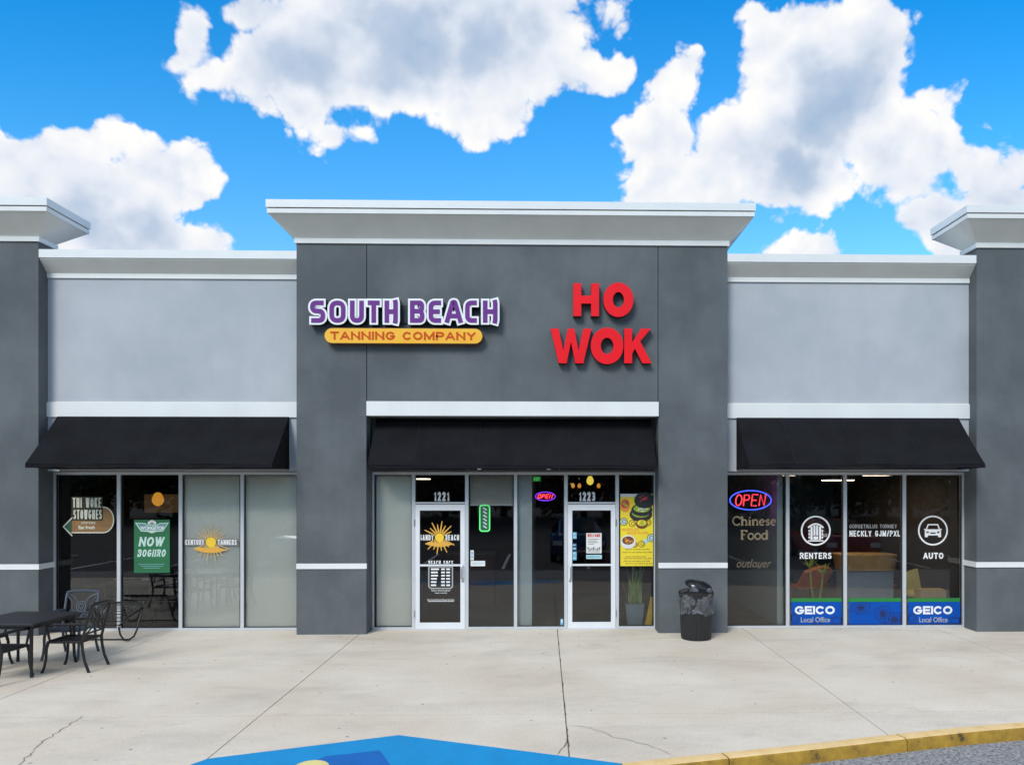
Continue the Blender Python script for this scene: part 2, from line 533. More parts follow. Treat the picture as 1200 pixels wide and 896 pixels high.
def tag(o, label=None, cat=None, group=None, kind=None):
    if label: o['label'] = label
    if cat: o['category'] = cat
    if group: o['group'] = group
    if kind: o['kind'] = kind
    return o


def thing(name, label, cat, loc=(0, 0, 0), group=None):
    o = bpy.data.objects.new(name, None)
    o.empty_display_size = 0.2
    COL.objects.link(o)
    o.location = loc
    ORG[o.as_pointer()] = Vector(loc)
    return tag(o, label, cat, group)


def single(name, label, cat, mb, mats, base, group=None, smooth=False):
    return tag(mb.build(name, mats, None, smooth, base), label, cat, group)


def copy_tree(o, parent=None):
    c = o.copy()
    COL.objects.link(c)
    if parent: c.parent = parent
    for ch in o.children:
        copy_tree(ch, c)
    return c


# ------------------------------------------------------------------ text
_text_cache = {}


def text_raw(s, bold=0.0, spacing=1.0, shear=0.0, res=4):
    key = (s, bold, spacing, shear, res)
    if key in _text_cache:
        return _text_cache[key]
    cu = bpy.data.curves.new('lettering', 'FONT')
    cu.body = s
    cu.size = 1.0
    cu.offset = bold
    cu.space_character = spacing
    cu.shear = shear
    cu.resolution_u = res
    cu.extrude = 0.0
    cu.fill_mode = 'FRONT'
    o = bpy.data.objects.new('lettering', cu)
    COL.objects.link(o)
    bpy.context.view_layer.update()
    me = bpy.data.meshes.new_from_object(o.evaluated_get(bpy.context.evaluated_depsgraph_get()))
    bm = bmesh.new(); bm.from_mesh(me)
    bmesh.ops.remove_doubles(bm, verts=bm.verts, dist=1e-5)
    for f in bm.faces:
        if f.normal.z < 0:
            f.normal_flip()
    bm.verts.index_update()
    V = [(v.co.x, v.co.y) for v in bm.verts]
    F = [tuple(v.index for v in f.verts) for f in bm.faces]
    B = []
    for e in bm.edges:
        if len(e.link_faces) == 1:
            l = e.link_faces[0].loops
            for lp in l:
                if lp.edge == e:
                    B.append((lp.vert.index, lp.link_loop_next.vert.index))
    bm.free()
    bpy.data.objects.remove(o); bpy.data.meshes.remove(me); bpy.data.curves.remove(cu)
    xs = [v[0] for v in V]; zs = [v[1] for v in V]
    _text_cache[key] = (V, F, B, min(xs), max(xs), min(zs), max(zs))
    return _text_cache[key]


def text_in(mb, s, x0, x1, z0, z1, y0, y1, mi=0, bold=0.0, spacing=1.0, shear=0.0, msides=None, res=4):
    """lettering fitted to the box x0..x1, z0..z1, front face at y0"""
    V, F, B, ax0, ax1, az0, az1 = text_raw(s, bold, spacing, shear, res)
    sx, sz = (x1 - x0) / (ax1 - ax0), (z1 - z0) / (az1 - az0)
    n = len(V)
    vs = [(x0 + (x - ax0) * sx, y0, z0 + (z - az0) * sz) for x, z in V]
    vs2 = [(x, y1, z) for x, _, z in vs]
    mb.add(vs + vs2, F, mi)
    o = len(mb.v) - 2 * n
    for a, b in B:
        mb.f.append((o + b, o + a, o + n + a, o + n + b)); mb.m.append(mi if msides is None else msides)
    return mb


def text_px(mb, s, px0, py0, px1, py1, Y, d=0.002, mi=0, **k):
    """py0 = top, py1 = bottom, measured on the print; lies on the plane at Y"""
    x0, z1 = at(px0, py0, Y); x1, z0 = at(px1, py1, Y)
    return text_in(mb, s, x0, x1, z0, z1, Y, Y + d, mi, **k)


def rect_px(mb, px0, py0, px1, py1, Y, d=0.002, mi=0):
    x0, z1 = at(px0, py0, Y); x1, z0 = at(px1, py1, Y)
    return mb.box(x0, x1, Y, Y + d, z0, z1, mi)


def poly_px(mb, pts, Y, d=0.002, mi=0, msides=None):
    return mb.prism([at(x, y, Y) for x, y in pts], Y, Y + d, mi, msides)


def round_pts(pts, r, closed=False, k=5):
    out = []
    P = [Vector(p) for p in pts]
    n = len(P)
    for i in range(n):
        if not closed and i in (0, n - 1):
            out.append(tuple(P[i])); continue
        a, b, c = P[(i - 1) % n], P[i], P[(i + 1) % n]
        q = min(r, (a - b).length * .49, (c - b).length * .49)
        p0 = b + (a - b).normalized() * q
        p1 = b + (c - b).normalized() * q
        for j in range(k + 1):
            t = j / k
            out.append(tuple(p0 * (1 - t) ** 2 + b * 2 * t * (1 - t) + p1 * t * t))
    return out


def _arc(cx, cz, rx, rz, a0, a1, n=12):
    return [(cx + rx * math.cos(R(a0 + (a1 - a0) * i / n)), cz + rz * math.sin(R(a0 + (a1 - a0) * i / n))) for i in range(n + 1)]


CAPS = {   # centre lines in a unit box, relative width
    'A': (1.05, [[(0, 0), (.46, 1)], [(.54, 1), (1, 0)], [(.2, .30), (.8, .30)]]),
    'B': (.92, [[(0, 0), (0, 1), (.6, 1)] + _arc(.6, .76, .34, .24, 90, -90, 8) + [(0, .52)], [(.6, .52)] + _arc(.62, .26, .38, .26, 90, -90, 8) + [(0, 0)]]),
    'C': (1.0, [_arc(.5, .5, .5, .5, 42, 318, 18)]),
    'D': (1.0, [[(0, 0), (0, 1), (.45, 1)] + _arc(.45, .5, .55, .5, 90, -90, 12) + [(0, 0)]]),
    'E': (.80, [[(1, 1), (0, 1), (0, 0), (1, 0)], [(0, .5), (.88, .5)]]),
    'F': (.78, [[(1, 1), (0, 1), (0, 0)], [(0, .48), (.86, .48)]]),
    'G': (1.04, [_arc(.5, .5, .5, .5, 42, 335, 18) + [(1, .46), (.6, .46)]]),
    'H': (1.0, [[(0, 0), (0, 1)], [(1, 0), (1, 1)], [(0, .5), (1, .5)]]),
    'I': (.0, [[(0, 0), (0, 1)]]),
    'J': (.7, [[(1, 1), (1, .3)] + _arc(.5, .3, .5, .3, 0, -160, 8)]),
    'K': (1.0, [[(0, 0), (0, 1)], [(1, 1), (.08, .42)], [(.36, .60), (1, 0)]]),
    'L': (.74, [[(0, 1), (0, 0), (1, 0)]]),
    'M': (1.22, [[(0, 0), (0, 1)], [(.04, 1), (.5, .12)], [(.5, .12), (.96, 1)], [(1, 1), (1, 0)]]),
    'N': (1.0, [[(0, 0), (0, 1)], [(0, 1), (1, 0)], [(1, 0), (1, 1)]]),
    'O': (1.06, [_arc(.5, .5, .5, .5, 0, 360, 28)]),
    'P': (.90, [[(0, 0), (0, 1), (.6, 1)] + _arc(.6, .73, .4, .27, 90, -90, 8) + [(0, .46)]]),
    'R': (.94, [[(0, 0), (0, 1), (.6, 1)] + _arc(.6, .74, .4, .26, 90, -90, 8) + [(0, .48)], [(.5, .48), (1, 0)]]),
    'S': (.88, [_arc(.5, .75, .46, .25, 25, 270, 12) + _arc(.5, .25, .5, .25, 90, -155, 12)]),
    'T': (.92, [[(0, 1), (1, 1)], [(.5, 1), (.5, 0)]]),
    'U': (.98, [[(0, 1), (0, .38)] + _arc(.5, .38, .5, .38, 180, 360, 12) + [(1, 1)]]),
    'V': (1.05, [[(0, 1), (.46, 0)], [(.54, 0), (1, 1)]]),
    'W': (1.5, [[(0, 1), (.24, 0)], [(.27, 0), (.48, 1)], [(.52, 1), (.73, 0)], [(.76, 0), (1, 1)]]),
    'X': (1.0, [[(0, 0), (1, 1)], [(0, 1), (1, 0)]]),
    'Y': (1.0, [[(0, 1), (.5, .46), (1, 1)], [(.5, .46), (.5, 0)]]),
    '1': (.32, [[(0, .80), (1, 1), (1, 0)]]),
    '2': (.82, [_arc(.5, .70, .5, .30, 165, -25, 12) + [(0, 0), (1, 0)]]),
    '3': (.82, [_arc(.48, .75, .46, .25, 150, -90, 12), _arc(.48, .25, .52, .25, 90, -150, 12)]),
    '/': (.5, [[(0, -.05), (1, 1.05)]]),
    ' ': (.42, []),
}


def caps_in(mb, word, x0, x1, z0, z1, y0, y1, mi=0, t=.2, gap=.22, shear=0.0, msides=None, stag=.0003):
    """bold capitals built from thick centre lines, fitted to a box; t and gap are fractions of the height"""
    H = z1 - z0
    tt = t * H
    n = len(word)
    tot = sum(CAPS[c][0] for c in word)
    unit = (x1 - x0 - n * tt - (n - 1) * gap * H * .5) / tot
    x = x0
    for li, c in enumerate(word):
        w, ss = CAPS[c]
        for k, s_ in enumerate(ss):
            P_ = []
            for u, v in s_:
                zz = z0 + tt / 2 + v * (H - tt)
                P_.append((x + tt / 2 + u * w * unit + shear * (zz - z0), zz))
            closed = math.dist(P_[0], P_[-1]) < 1e-6
            if closed:
                P_ = P_[:-1]
            else:
                a, b_, c_, d = (Vector(q) for q in (P_[0], P_[1], P_[-1], P_[-2]))
                ex = []
                for p_, q_ in ((a, b_), (c_, d)):
                    dr = (p_ - q_).normalized()
                    ex.append(.5 if abs(dr.x) < .02 or abs(dr.y) < .02 else (.62 if abs(dr.y) > .35 and len(s_) < 3 else .3))
                P_[0] = tuple(a + (a - b_).normalized() * tt * ex[0]); P_[-1] = tuple(c_ + (c_ - d).normalized() * tt * ex[1])
            n0, v0 = len(mb.m), len(mb.v)
            mb.stroke(P_, tt, y0 - stag * k, y1, closed, mi)
            for q in range(v0, len(mb.v)):      # heads and feet are cut level
                vx, vy, vz = mb.v[q]
                mb.v[q] = (vx, vy, min(max(vz, z0), z1))
            if msides is not None:      # side walls and back take the return colour
                for q in range(n0, len(mb.m)):
                    if (q - n0) % 4 != 0 or q - n0 >= 4 * (len(P_) if closed else len(P_) - 1):
                        mb.m[q] = msides
        x += w * unit + tt + gap * H * .5
    return mb


def caps_px(mb, word, px0, py0, px1, py1, Y, d=.001, mi=0, **k):
    x0, z1 = at(px0, py0, Y); x1, z0 = at(px1, py1, Y)
    return caps_in(mb, word, x0, x1, z0, z1, Y, Y + d, mi, **k)


# ------------------------------------------------------------------ key planes
YP = 13.30      # pier / centre block face
YL = 13.55      # pale wall face
YW = 13.70      # storefront frame face
YG = 13.745     # glass
HEAD = 2.80     # storefront head
XPL = ax(45, YP)        # left pier, right edge
XPR = ax(1144.5, YP)    # right pier, left edge
XC0, XC1 = ax(347.5, YP), ax(852.5, YP)
XJ0, XJ1 = ax(430, YP), ax(771.5, YP)
ZTRIM0 = (az(489, YL - .03, 200) + az(489.5, YL - .03, 1000)) / 2
ZTRIM1 = (az(471.5, YL - .03, 200) + az(473.5, YL - .03, 1000)) / 2
ZC0 = az(487, YP - .03); ZC1 = az(470.3, YP - .03)
CT = dict(top=7.335, fb=7.207, band0=7.115, sb=6.815, tb=6.72)
print('planes', XPL, XPR, XC0, XC1, XJ0, XJ1, ZTRIM0, ZTRIM1, ZC0, ZC1)

# ------------------------------------------------------------------ building
BLD = thing('shop_building', 'long single storey charcoal and pale grey shop building with white cornices and glass storefronts', 'building', (0, 14, 0))
mb = MB()
g = 0.007
XG0, XG1 = ax(429.7, YP), ax(771.2, YP)
YB = YP + .22
ZT = CT['tb'] + .02
# centre block: left column + panel, middle panel, right column + panel with thin open control joints
mb.box(XC0, XG0 - g, YP, YB, 0, ZT)
mb.box(XG0 + g, XG1 - g, YP, YB, ZC0 + .004, ZT)
mb.box(XG1 + g, XC1, YP, YB, 0, ZT)
mb.box(XC0 + .002, XC1 - .002, YB - .19, YB + .30, ZC0 + .02, ZT - .004)
mb.box(XC0, XJ0, YB + .001, YW + .35, 0, ZC0 + .015)
mb.box(XJ1, XC1, YB + .001, YW + .35, 0, ZC0 + .015)
mb.box(XJ0 + .001, XJ1 - .001, YW - .02, YW + .3, HEAD + .012, ZC0 + .015)
wall_c = mb.build('centre_block', M['stucco_dark'], BLD)
wall_c['label'] = 'charcoal stucco centre block with two columns'


def strip_px(x0, x1, y, zc):
    m_ = MB()
    m_.box(x0, x1, y - .022, y + .05, zc - .048, zc + .048)
    return m_


ZS = az(663.5, YP, 300)
ZS = 1.175
for x0, x1 in ((XC0, XJ0), (XJ1, XC1)):
    m_ = MB()
    m_.box(x0 + .001, x1 - .001, YP - .02, YP + .01, ZS - .046, ZS + .046)
    m_.build('trim_strip', M['trim'], wall_c)
# end piers
for nm, x0, x1 in (('left', XPL - 2.6, XPL), ('right', XPR, XPR + 2.6)):
    m_ = MB(); m_.box(x0, x1, YP, YP + .46, 0, ZT)
    p = m_.build('pier', M['stucco_dark'], BLD)
    m_ = MB(); m_.box(x0 - .02, x1 + .02, YP - .02, YP + .40, ZS - .046, ZS + .046)
    m_.build('trim_strip', M['trim'], p)
# pale walls over the side bays
PAR = dict(top=(az(292.6, YP, 200) + az(298.2, YP, 1000)) / 2, fb=(az(301.9, YP, 200) + az(307.8, YP, 1000)) / 2,
           sb=(az(321.6, YL, 200) + az(325.6, YL, 1000)) / 2, tb=(az(327.6, YL, 200) + az(330.6, YL, 1000)) / 2)
print(PAR)
for x0, x1 in ((XPL, XC0), (XC1, XPR), (XPL - 9, XPL - 2.6), (XPR + 2.6, XPR + 9)):
    inside = x0 == XPL or x1 == XPR
    m_ = MB(); m_.box(x0, x1, YL, YL + .3, HEAD + .012, PAR['top'] - .05)
    if not inside:
        m_.box(x0, x1, YL, YL + .3, 0, HEAD + .01)
    w = m_.build('wall', M['stucco_light'], BLD)
    w['label'] = 'pale blue grey stucco wall panel'
    # parapet cap: coping, cove, lower bead
    e = .001
    m_ = MB()
    ov = YL - YP - .004

    def prof(pts, mi):
        vs = [(x0 + e, YL - o, z) for o, z in pts] + [(x1 - e, YL - o, z) for o, z in pts]
        n = len(pts)
        fs = [tuple(range(n)), tuple(n + i for i in reversed(range(n)))]
        fs += [(i, n + i, n + (i + 1) % n, (i + 1) % n) for i in range(n)]
        m_.add(vs, fs, mi)
    prof([(-.02, PAR['tb']), (-.02, PAR['sb'] - .002), (.03, PAR['sb'] - .002), (.03, PAR['tb'])], 0)
    prof([(-.02, PAR['sb']), (-.02, PAR['fb'] - .002), (ov - .02, PAR['fb'] - .002), (ov - .02, PAR['fb'] - .02), (.022, PAR['sb'])], 1)
    prof([(-.3, PAR['fb']), (-.3, PAR['top']), (ov, PAR['top']), (ov, PAR['fb'])], 2)
    m_.build('parapet_cap', [M['trim'], M['soffit'], M['metal_cap']], BLD)
    if inside:
        m_ = MB(); m_.box(x0 + .001, x1 - .001, YL - .035, YL + .02, ZTRIM0, ZTRIM1)
        m_.box(x0 + .001, x1 - .001, YL - .012, YL + .02, ZTRIM1 + .001, ZTRIM1 + .018, 1)
        m_.build('trim_band', [M['trim'], M['soffit']], BLD)
m_ = MB(); m_.box(XJ0 - .001, XJ1 + .001, YP - .035, YP + .20, ZC0 - .001, ZC1)
m_.build('trim_band', M['trim'], BLD)


def cornice(x0, x1, yf, yb):
    m_ = MB()

    def rings(prof, mi):
        o = len(m_.v)
        for q, z in prof:
            m_.v += [(x0 - q, yf - q, z), (x1 + q, yf - q, z), (x1 + q, yb + q, z), (x0 - q, yb + q, z)]
        for i in range(len(prof) - 1):
            for k in range(4):
                k2 = (k + 1) % 4
                m_.f.append((o + 4 * i + k, o + 4 * i + k2, o + 4 * i + 4 + k2, o + 4 * i + 4 + k)); m_.m.append(mi)
        m_.f.append((o + 3, o + 2, o + 1, o)); m_.m.append(mi)
        n = o + 4 * (len(prof) - 1)
        m_.f.append((n, n + 1, n + 2, n + 3)); m_.m.append(mi)
    c = CT
    rings([(0.0, c['tb']), (.03, c['tb']), (.03, c['sb'] - .012), (.012, c['sb'] - .002)], 0)
    rings([(.014, c['sb']), (.355, c['band0'] - .002)], 1)
    rings([(.36, c['band0']), (.372, c['band0']), (.372, c['fb'] - .018), (.345, c['fb'] - .016)], 0)
    rings([(.34, c['fb'] - .014), (.34, c['fb'] - .001)], 3)
    rings([(.34, c['fb']), (.388, c['fb']), (.388, c['top'] - .004), (.384, c['top'])], 2)
    return m_.build('cornice', [M['trim'], M['soffit'], M['metal_cap'], M['reveal']], BLD)


cornice(XC0, XC1, YP, YP + 3.0)
cornice(XPL - 2.6, XPL, YP, YP + .46)
cornice(XPR, XPR + 2.6, YP, YP + .46)
# roof and rear shell
m_ = MB()
m_.box(XPL - 9, XPR + 9, YL + .31, 24, HEAD + .55, HEAD + .7)
m_.box(XPL - 9, XPR + 9, 24, 24.2, 0, HEAD + .7)
m_.build('roof', M['roof'], BLD)
m_ = MB()
m_.box(XC0 + .002, XC1 - .002, YP + 2.9, YP + 3.0, HEAD + .7, ZT)
m_.box(XC0 + .002, XC0 + .1, YP + .53, YP + 2.9, HEAD + .7, ZT)
m_.box(XC1 - .1, XC1 - .002, YP + .53, YP + 2.9, HEAD + .7, ZT)
m_.build('parapet_back', M['stucco_light'], BLD)

# ------------------------------------------------------------------ storefront
FW = .062


def frame_window(px0, px1, glass, pz0=0.0, pz1=HEAD, name='window', rails=()):
    """a fixed light: aluminium frame with black gasket and its pane"""
    x0, x1 = ax(px0, YW), ax(px1, YW)
    m_ = MB()
    y0, y1 = YW, YW + .10
    zb, zt = pz0 + (.045 if pz0 == 0 else .03), pz1 - .05
    f = .030
    m_.box(x0, x0 + f, y0, y1, pz0, pz1)
    m_.box(x1 - f, x1, y0, y1, pz0, pz1)
    m_.box(x0 + f, x1 - f, y0, y1, zt, pz1)
    m_.box(x0 + f, x1 - f, y0, y1, pz0, zb)
    q = .012
    yq0, yq1 = YG - .014, YG + .02
    m_.box(x0 + f, x0 + f + q, yq0, yq1, zb, zt, 1)
    m_.box(x1 - f - q, x1 - f, yq0, yq1, zb, zt, 1)
    m_.box(x0 + f + q, x1 - f - q, yq0, yq1, zt - q, zt, 1)
    m_.box(x0 + f + q, x1 - f - q, yq0, yq1, zb, zb + q, 1)
    w = m_.build(name, [M['alu'], M['gasket']], BLD)
    p = MB(); p.box(x0 + f + q - .002, x1 - f - q + .002, YG, YG + .006, zb + q - .002, zt - q + .002)
    p.build('pane', glass, w)
    return w


GL, GD = M['glass'], M['dark_glass']
# left bay (px of the mullion centre lines)
LB = [62.5, 138.9, 211.3, 283.6, 349.5]
for i in range(4):
    frame_window(LB[i], LB[i + 1], GD if i < 2 else GL)
CB = [436.3, 484.5, 547.0, 604.2, 663.2, 723.3, 768.3]
ZD = az(590, YW)
frame_window(CB[0], CB[1], GL)
frame_window(CB[2], CB[3], GL)
frame_window(CB[3], CB[4], GL)
frame_window(CB[5], CB[6], GL)
frame_window(CB[1], CB[2], GD, ZD, HEAD, 'transom')
frame_window(CB[4], CB[5], GD, ZD, HEAD, 'transom')
RB = [850.0, 923.2, 990.6, 1060.0, 1130.0]
for i in range(4):
    frame_window(RB[i], RB[i + 1], GL if i else GD)
# dark gap fillers beside the centre frames
for q0, q1, yy in ((XJ0 + .001, ax(436.3, YW) - .002, YW + .01), (ax(768.3, YW) + .002, XJ1 - .001, YW + .01), (ax(1130, YW) + .002, XPR - .001, YW + .02), (XPL + .001, ax(62.5, YW) - .002, YW + .02)):
    m_ = MB(); m_.box(q0, q1, yy, YW + .1, 0, HEAD)
    m_.build('jamb', M['stucco_dark'], BLD)


def door(px0, px1, hinge_left, label):
    x0, x1 = ax(px0, YW) + .034, ax(px1, YW) - .034
    yd0, yd1 = YW - .006, YW + .045
    z0, z1 = .012, ZD - .012
    st = .078
    m_ = MB()
    m_.box(x0, x0 + st, yd0, yd1, z0, z1)
    m_.box(x1 - st, x1, yd0, yd1, z0, z1)
    m_.box(x0 + st, x1 - st, yd0, yd1, z1 - .105, z1)
    m_.box(x0 + st, x1 - st, yd0, yd1, z0, z0 + .115)
    zm = az(661.8, YW)
    m_.box(x0 + st, x1 - st, yd0 + .01, yd1 - .005, zm - .017, zm + .017)
    q = .01
    for a, b in ((z0 + .115, zm - .017), (zm + .017, z1 - .105)):
        m_.box(x0 + st, x0 + st + q, yd0 + .014, yd1 - .005, a, b, 1)
        m_.box(x1 - st - q, x1 - st, yd0 + .014, yd1 - .005, a, b, 1)
        m_.box(x0 + st + q, x1 - st - q, yd0 + .014, yd1 - .005, a, a + q, 1)
        m_.box(x0 + st + q, x1 - st - q, yd0 + .014, yd1 - .005, b - q, b, 1)
    d = m_.build('door', [M['door_alu'], M['gasket']], BLD)
    d['label'] = label
    p = MB()
    p.box(x0 + st + q - .002, x1 - st - q + .002, YW + .02, YW + .026, z0 + .12, zm - .02)
    p.box(x0 + st + q - .002, x1 - st - q + .002, YW + .02, YW + .026, zm + .02, z1 - .11)
    p.build('pane', GD, d)
    h = MB()
    s_ = 1 if hinge_left else -1
    hx = (x1 - st * .5) if hinge_left else (x0 + st * .5)
    zc = az(669.5, YW)
    pts = [(hx, yd0, zc + .115), (hx - s_ * .01, yd0 - .055, zc + .115), (hx - s_ * .012, yd0 - .062, zc + .095),
           (hx - s_ * .012, yd0 - .062, zc - .095), (hx - s_ * .01, yd0 - .055, zc - .115), (hx, yd0, zc - .115)]
    h.tube(pts, .014, 10)
    h.build('handle', M['steel'], d, smooth=True)
    k = MB()
    k.prism([(hx + .022 * math.cos(a * PI / 8), zc - .165 + .022 * math.sin(a * PI / 8)) for a in range(16)], yd0 - .008, yd0 + .004)
    k.build('lock', M['steel'], d)
    for zz in (.28, 1.9):
        hg = MB()
        ex = x0 - .012 if hinge_left else x1 + .012
        hg.tube([(ex, yd0 - .006, zz - .06), (ex, yd0 - .006, zz + .06)], .011, 8)
        hg.build('hinge', M['steel'], d)
    # door frame head and jambs
    return d


for a, b in ((CB[1], CB[2]), (CB[4], CB[5])):
    m_ = MB()
    x0, x1 = ax(a, YW), ax(b, YW)
    m_.box(x0, x0 + .030, YW, YW + .1, .0, ZD)
    m_.box(x1 - .030, x1, YW, YW + .1, .0, ZD)
    m_.box(x0, x1, YW - .02, YW + .12, .0, .010)
    m_.build('door_frame', M['alu'], BLD)
door(CB[1], CB[2], True, 'glass door with sun logo and opening hours')
door(CB[4], CB[5], False, 'glass door with stickers and a white notice')

# rooms behind the glass
YR0, YR1 = YW + .11, YW + 7.0
XA, XB_, XC_, XD_, XE = XPL + .02, ax(211.3, YW), ax(614, YW), ax(916.5, YW), XPR - .02


def room(x0, x1, wall, floor, nm):
    m_ = MB(); m_.box(x0, x1, YR0, YR1, -.02, .012); m_.build('interior_floor', floor, BLD)
    m_ = MB(); m_.box(x0, x1, YR0, YR1, HEAD + .14, HEAD + .2); m_.build('interior_ceiling', M['ceil'], BLD)
    m_ = MB(); m_.box(x0, x1, YR1, YR1 + .1, .012, HEAD + .14)
    m_.build('interior_wall', wall, BLD)


room(XA, XB_ - .06, M['wall_brown'], M['floor_dark'], 'a')
room(XB_ + .06, XC_ - .12, M['wall_maroon'], M['floor_dark'], 'b')
room(XC_ + .14, XD_ - .06, M['wall_maroon'], M['floor_tan'], 'c')
room(XD_ + .06, XE, M['wall_grey'], M['floor_tan'], 'd')
m_ = MB(); m_.box(XB_ - .06, XB_ + .06, YR0, YR1, 0, HEAD + .14); m_.build('partition', M['wall_brown'], BLD)
m_ = MB(); m_.box(XC_ - .12, XC_ + .14, YR0 + .02, YR1, 0, HEAD + .14); m_.build('partition', M['wall_pale'], BLD)
m_ = MB(); m_.box(XD_ - .05, XD_ + .05, YR0 + .02, YR1, 0, HEAD + .14); m_.build('partition', M['wall_pale'], BLD)
for q0, q1 in ((XA - .1, XA - .002), (XE + .002, XE + .1)):
    m_ = MB(); m_.box(q0, q1, YR0 + .1, YR1, 0, HEAD + .14); m_.build('partition', M['wall_brown'], BLD)


# ------------------------------------------------------------------ awnings
def awning(px0, px1, ywall, proj, zt, zb, label, seams, inset=0.0):
    x0, x1 = ax(px0, ywall), ax(px1, ywall)
    yf = ywall - proj
    th = .012
    t = thing('awning', label, 'awning', ((x0 + x1) / 2, ywall, zb), 'black canvas awnings over the storefronts')
    nx, ny = 44, 10
    rnd = random.Random(label)
    ph = [rnd.uniform(0, 6) for _ in range(3)]

    def P(i, j, lift):
        u, v = i / nx, j / ny
        x = x0 + (x1 - x0) * u
        sag = .012 * math.sin(PI * v) * (1 + .5 * math.sin(6 * PI * u + ph[0])) + .004 * math.sin(17 * u + ph[1]) * v
        y = ywall - .03 + (yf - ywall + .03) * v
        z = zt + (zb + .05 - zt) * v - sag
        return (x, y - lift * .6, z + lift * .6)
    m_ = MB()
    o = 0
    for lift in (0, th):
        for j in range(ny + 1):
            for i in range(nx + 1):
                m_.v.append(P(i, j, lift))
    n1 = (nx + 1) * (ny + 1)
    for j in range(ny):
        for i in range(nx):
            a = j * (nx + 1) + i
            m_.f.append((a, a + nx + 1, a + nx + 2, a + 1)); m_.m.append(1)
            m_.f.append((n1 + a, n1 + a + 1, n1 + a + nx + 2, n1 + a + nx + 1)); m_.m.append(0)
    m_.build('canvas', [M['awning'], M['awning_in']], t, smooth=True)
    # sewn seams and the bar pocket near the top
    m_ = MB()
    for u in seams:
        pts = []
        for j in range(ny + 1):
            p = Vector(P(u * nx, j, th)); p.y -= .002; p.z += .002
            pts.append(p)
        m_.tube(pts, .004, 4)
    pts = [Vector(P(i, 0.9, th)) + Vector((0, -.002, .002)) for i in range(nx + 1)]
    m_.tube(pts, .004, 4)
    m_.build('seam', M['awning_seam'], t)
    # hem: small straight drop along the front with a very slight wave
    m_ = MB()
    n = 60
    for k, yy in ((0, 0), (1, th)):
        for i in range(n + 1):
            u = i / n
            x = x0 + (x1 - x0) * u
            m_.v.append((x, yf - .008 + yy, zb + .055))
            m_.v.append((x, yf - .006 + yy + .004 * math.sin(9 * u + ph[2]), zb + .006 * math.sin(14 * u + ph[1])))
    q = 2 * (n + 1)
    for i in range(n):
        a = 2 * i
        m_.f += [(a + 1, a + 3, a + 2, a), (q + a, q + a + 2, q + a + 3, q + a + 1), (a + 1, q + a + 1, q + a + 3, a + 3), (a, a + 2, q + a + 2, q + a)]
        m_.m += [0, 1, 0, 0]
    m_.build('hem', [M['awning'], M['awning_in']], t, smooth=True)
    for sx, xx in ((1, x0), (-1, x1)):
        m_ = MB()
        a = xx + sx * .002; b = xx + sx * .012
        pr = [(ywall - .005, zt - .01), (yf + .01, zb + .045), (yf + .01, zb + .004), (ywall - .005, zb - .02)]
        n = 4
        vs = [(a, y, z) for y, z in pr] + [(b, y, z) for y, z in pr]
        m_.add(vs, [(0, 1, 2, 3), (7, 6, 5, 4)] + [(i, n + i, n + (i + 1) % n, (i + 1) % n) for i in range(n)])
        m_.build('side_panel', M['awning'], t)
    # steel frame
    m_ = MB()
    m_.tube([(x0 + .03, yf + .03, zb + .03), (x1 - .03, yf + .03, zb + .03)], .014, 8)
    m_.tube([(x0 + .03, ywall - .04, zb), (x1 - .03, ywall - .04, zb)], .014, 8)
    k = max(2, int((x1 - x0) / 1.3))
    for i in range(k + 1):
        xx = x0 + .04 + (x1 - x0 - .08) * i / k
        m_.tube([(xx, ywall - .04, zb), (xx, yf + .03, zb + .02)], .012, 6)
        m_.tube([(xx, ywall - .045, zt - .06), (xx, yf + .05, zb + .035)], .012, 6)
    m_.build('frame', M['iron'], t)
    return t


ZAT = 3.752
ZAB = 2.858
awning(68.7, 339.3, YL - .002, .86, ZAT, ZAB, 'black canvas awning over the windows with the green poster, left of the centre block', (.22, .5, .77))
awning(862.7, 1121.9, YL - .002, .86, ZAT, ZAB, 'black canvas awning over the blue panelled office windows, right of the centre block', (.2, .47, .74))
awning(441.5, 762.5, YW - .024, .74, ZAT - .02, ZAB - .015, 'recessed black canvas awning above the doors 1221 and 1223', (.16, .38, .7))
# two small lights under the centre awning edge
for px, lb in ((561.5, 'small white spotlight under the centre awning edge, above the roller shade window'), (643.0, 'small white spotlight under the centre awning edge, above the red neon oval')):
    x, z = at(px, 549.2, 13.02)
    t = thing('spotlight', lb, 'spotlight', (x, 13.02, z), 'spotlights under the centre awning')
    m_ = MB(); m_.lathe([(.012, .05), (.030, .045), (.034, .0), (.03, -.012)], (x, 13.02, z), 14); m_.build('lamp_shade', M['white'], t, smooth=True)
    m_ = MB(); m_.tube([(x, 13.02, z + .05), (x, 13.02, z + .09)], .008, 6); m_.build('stem', M['steel'], t)

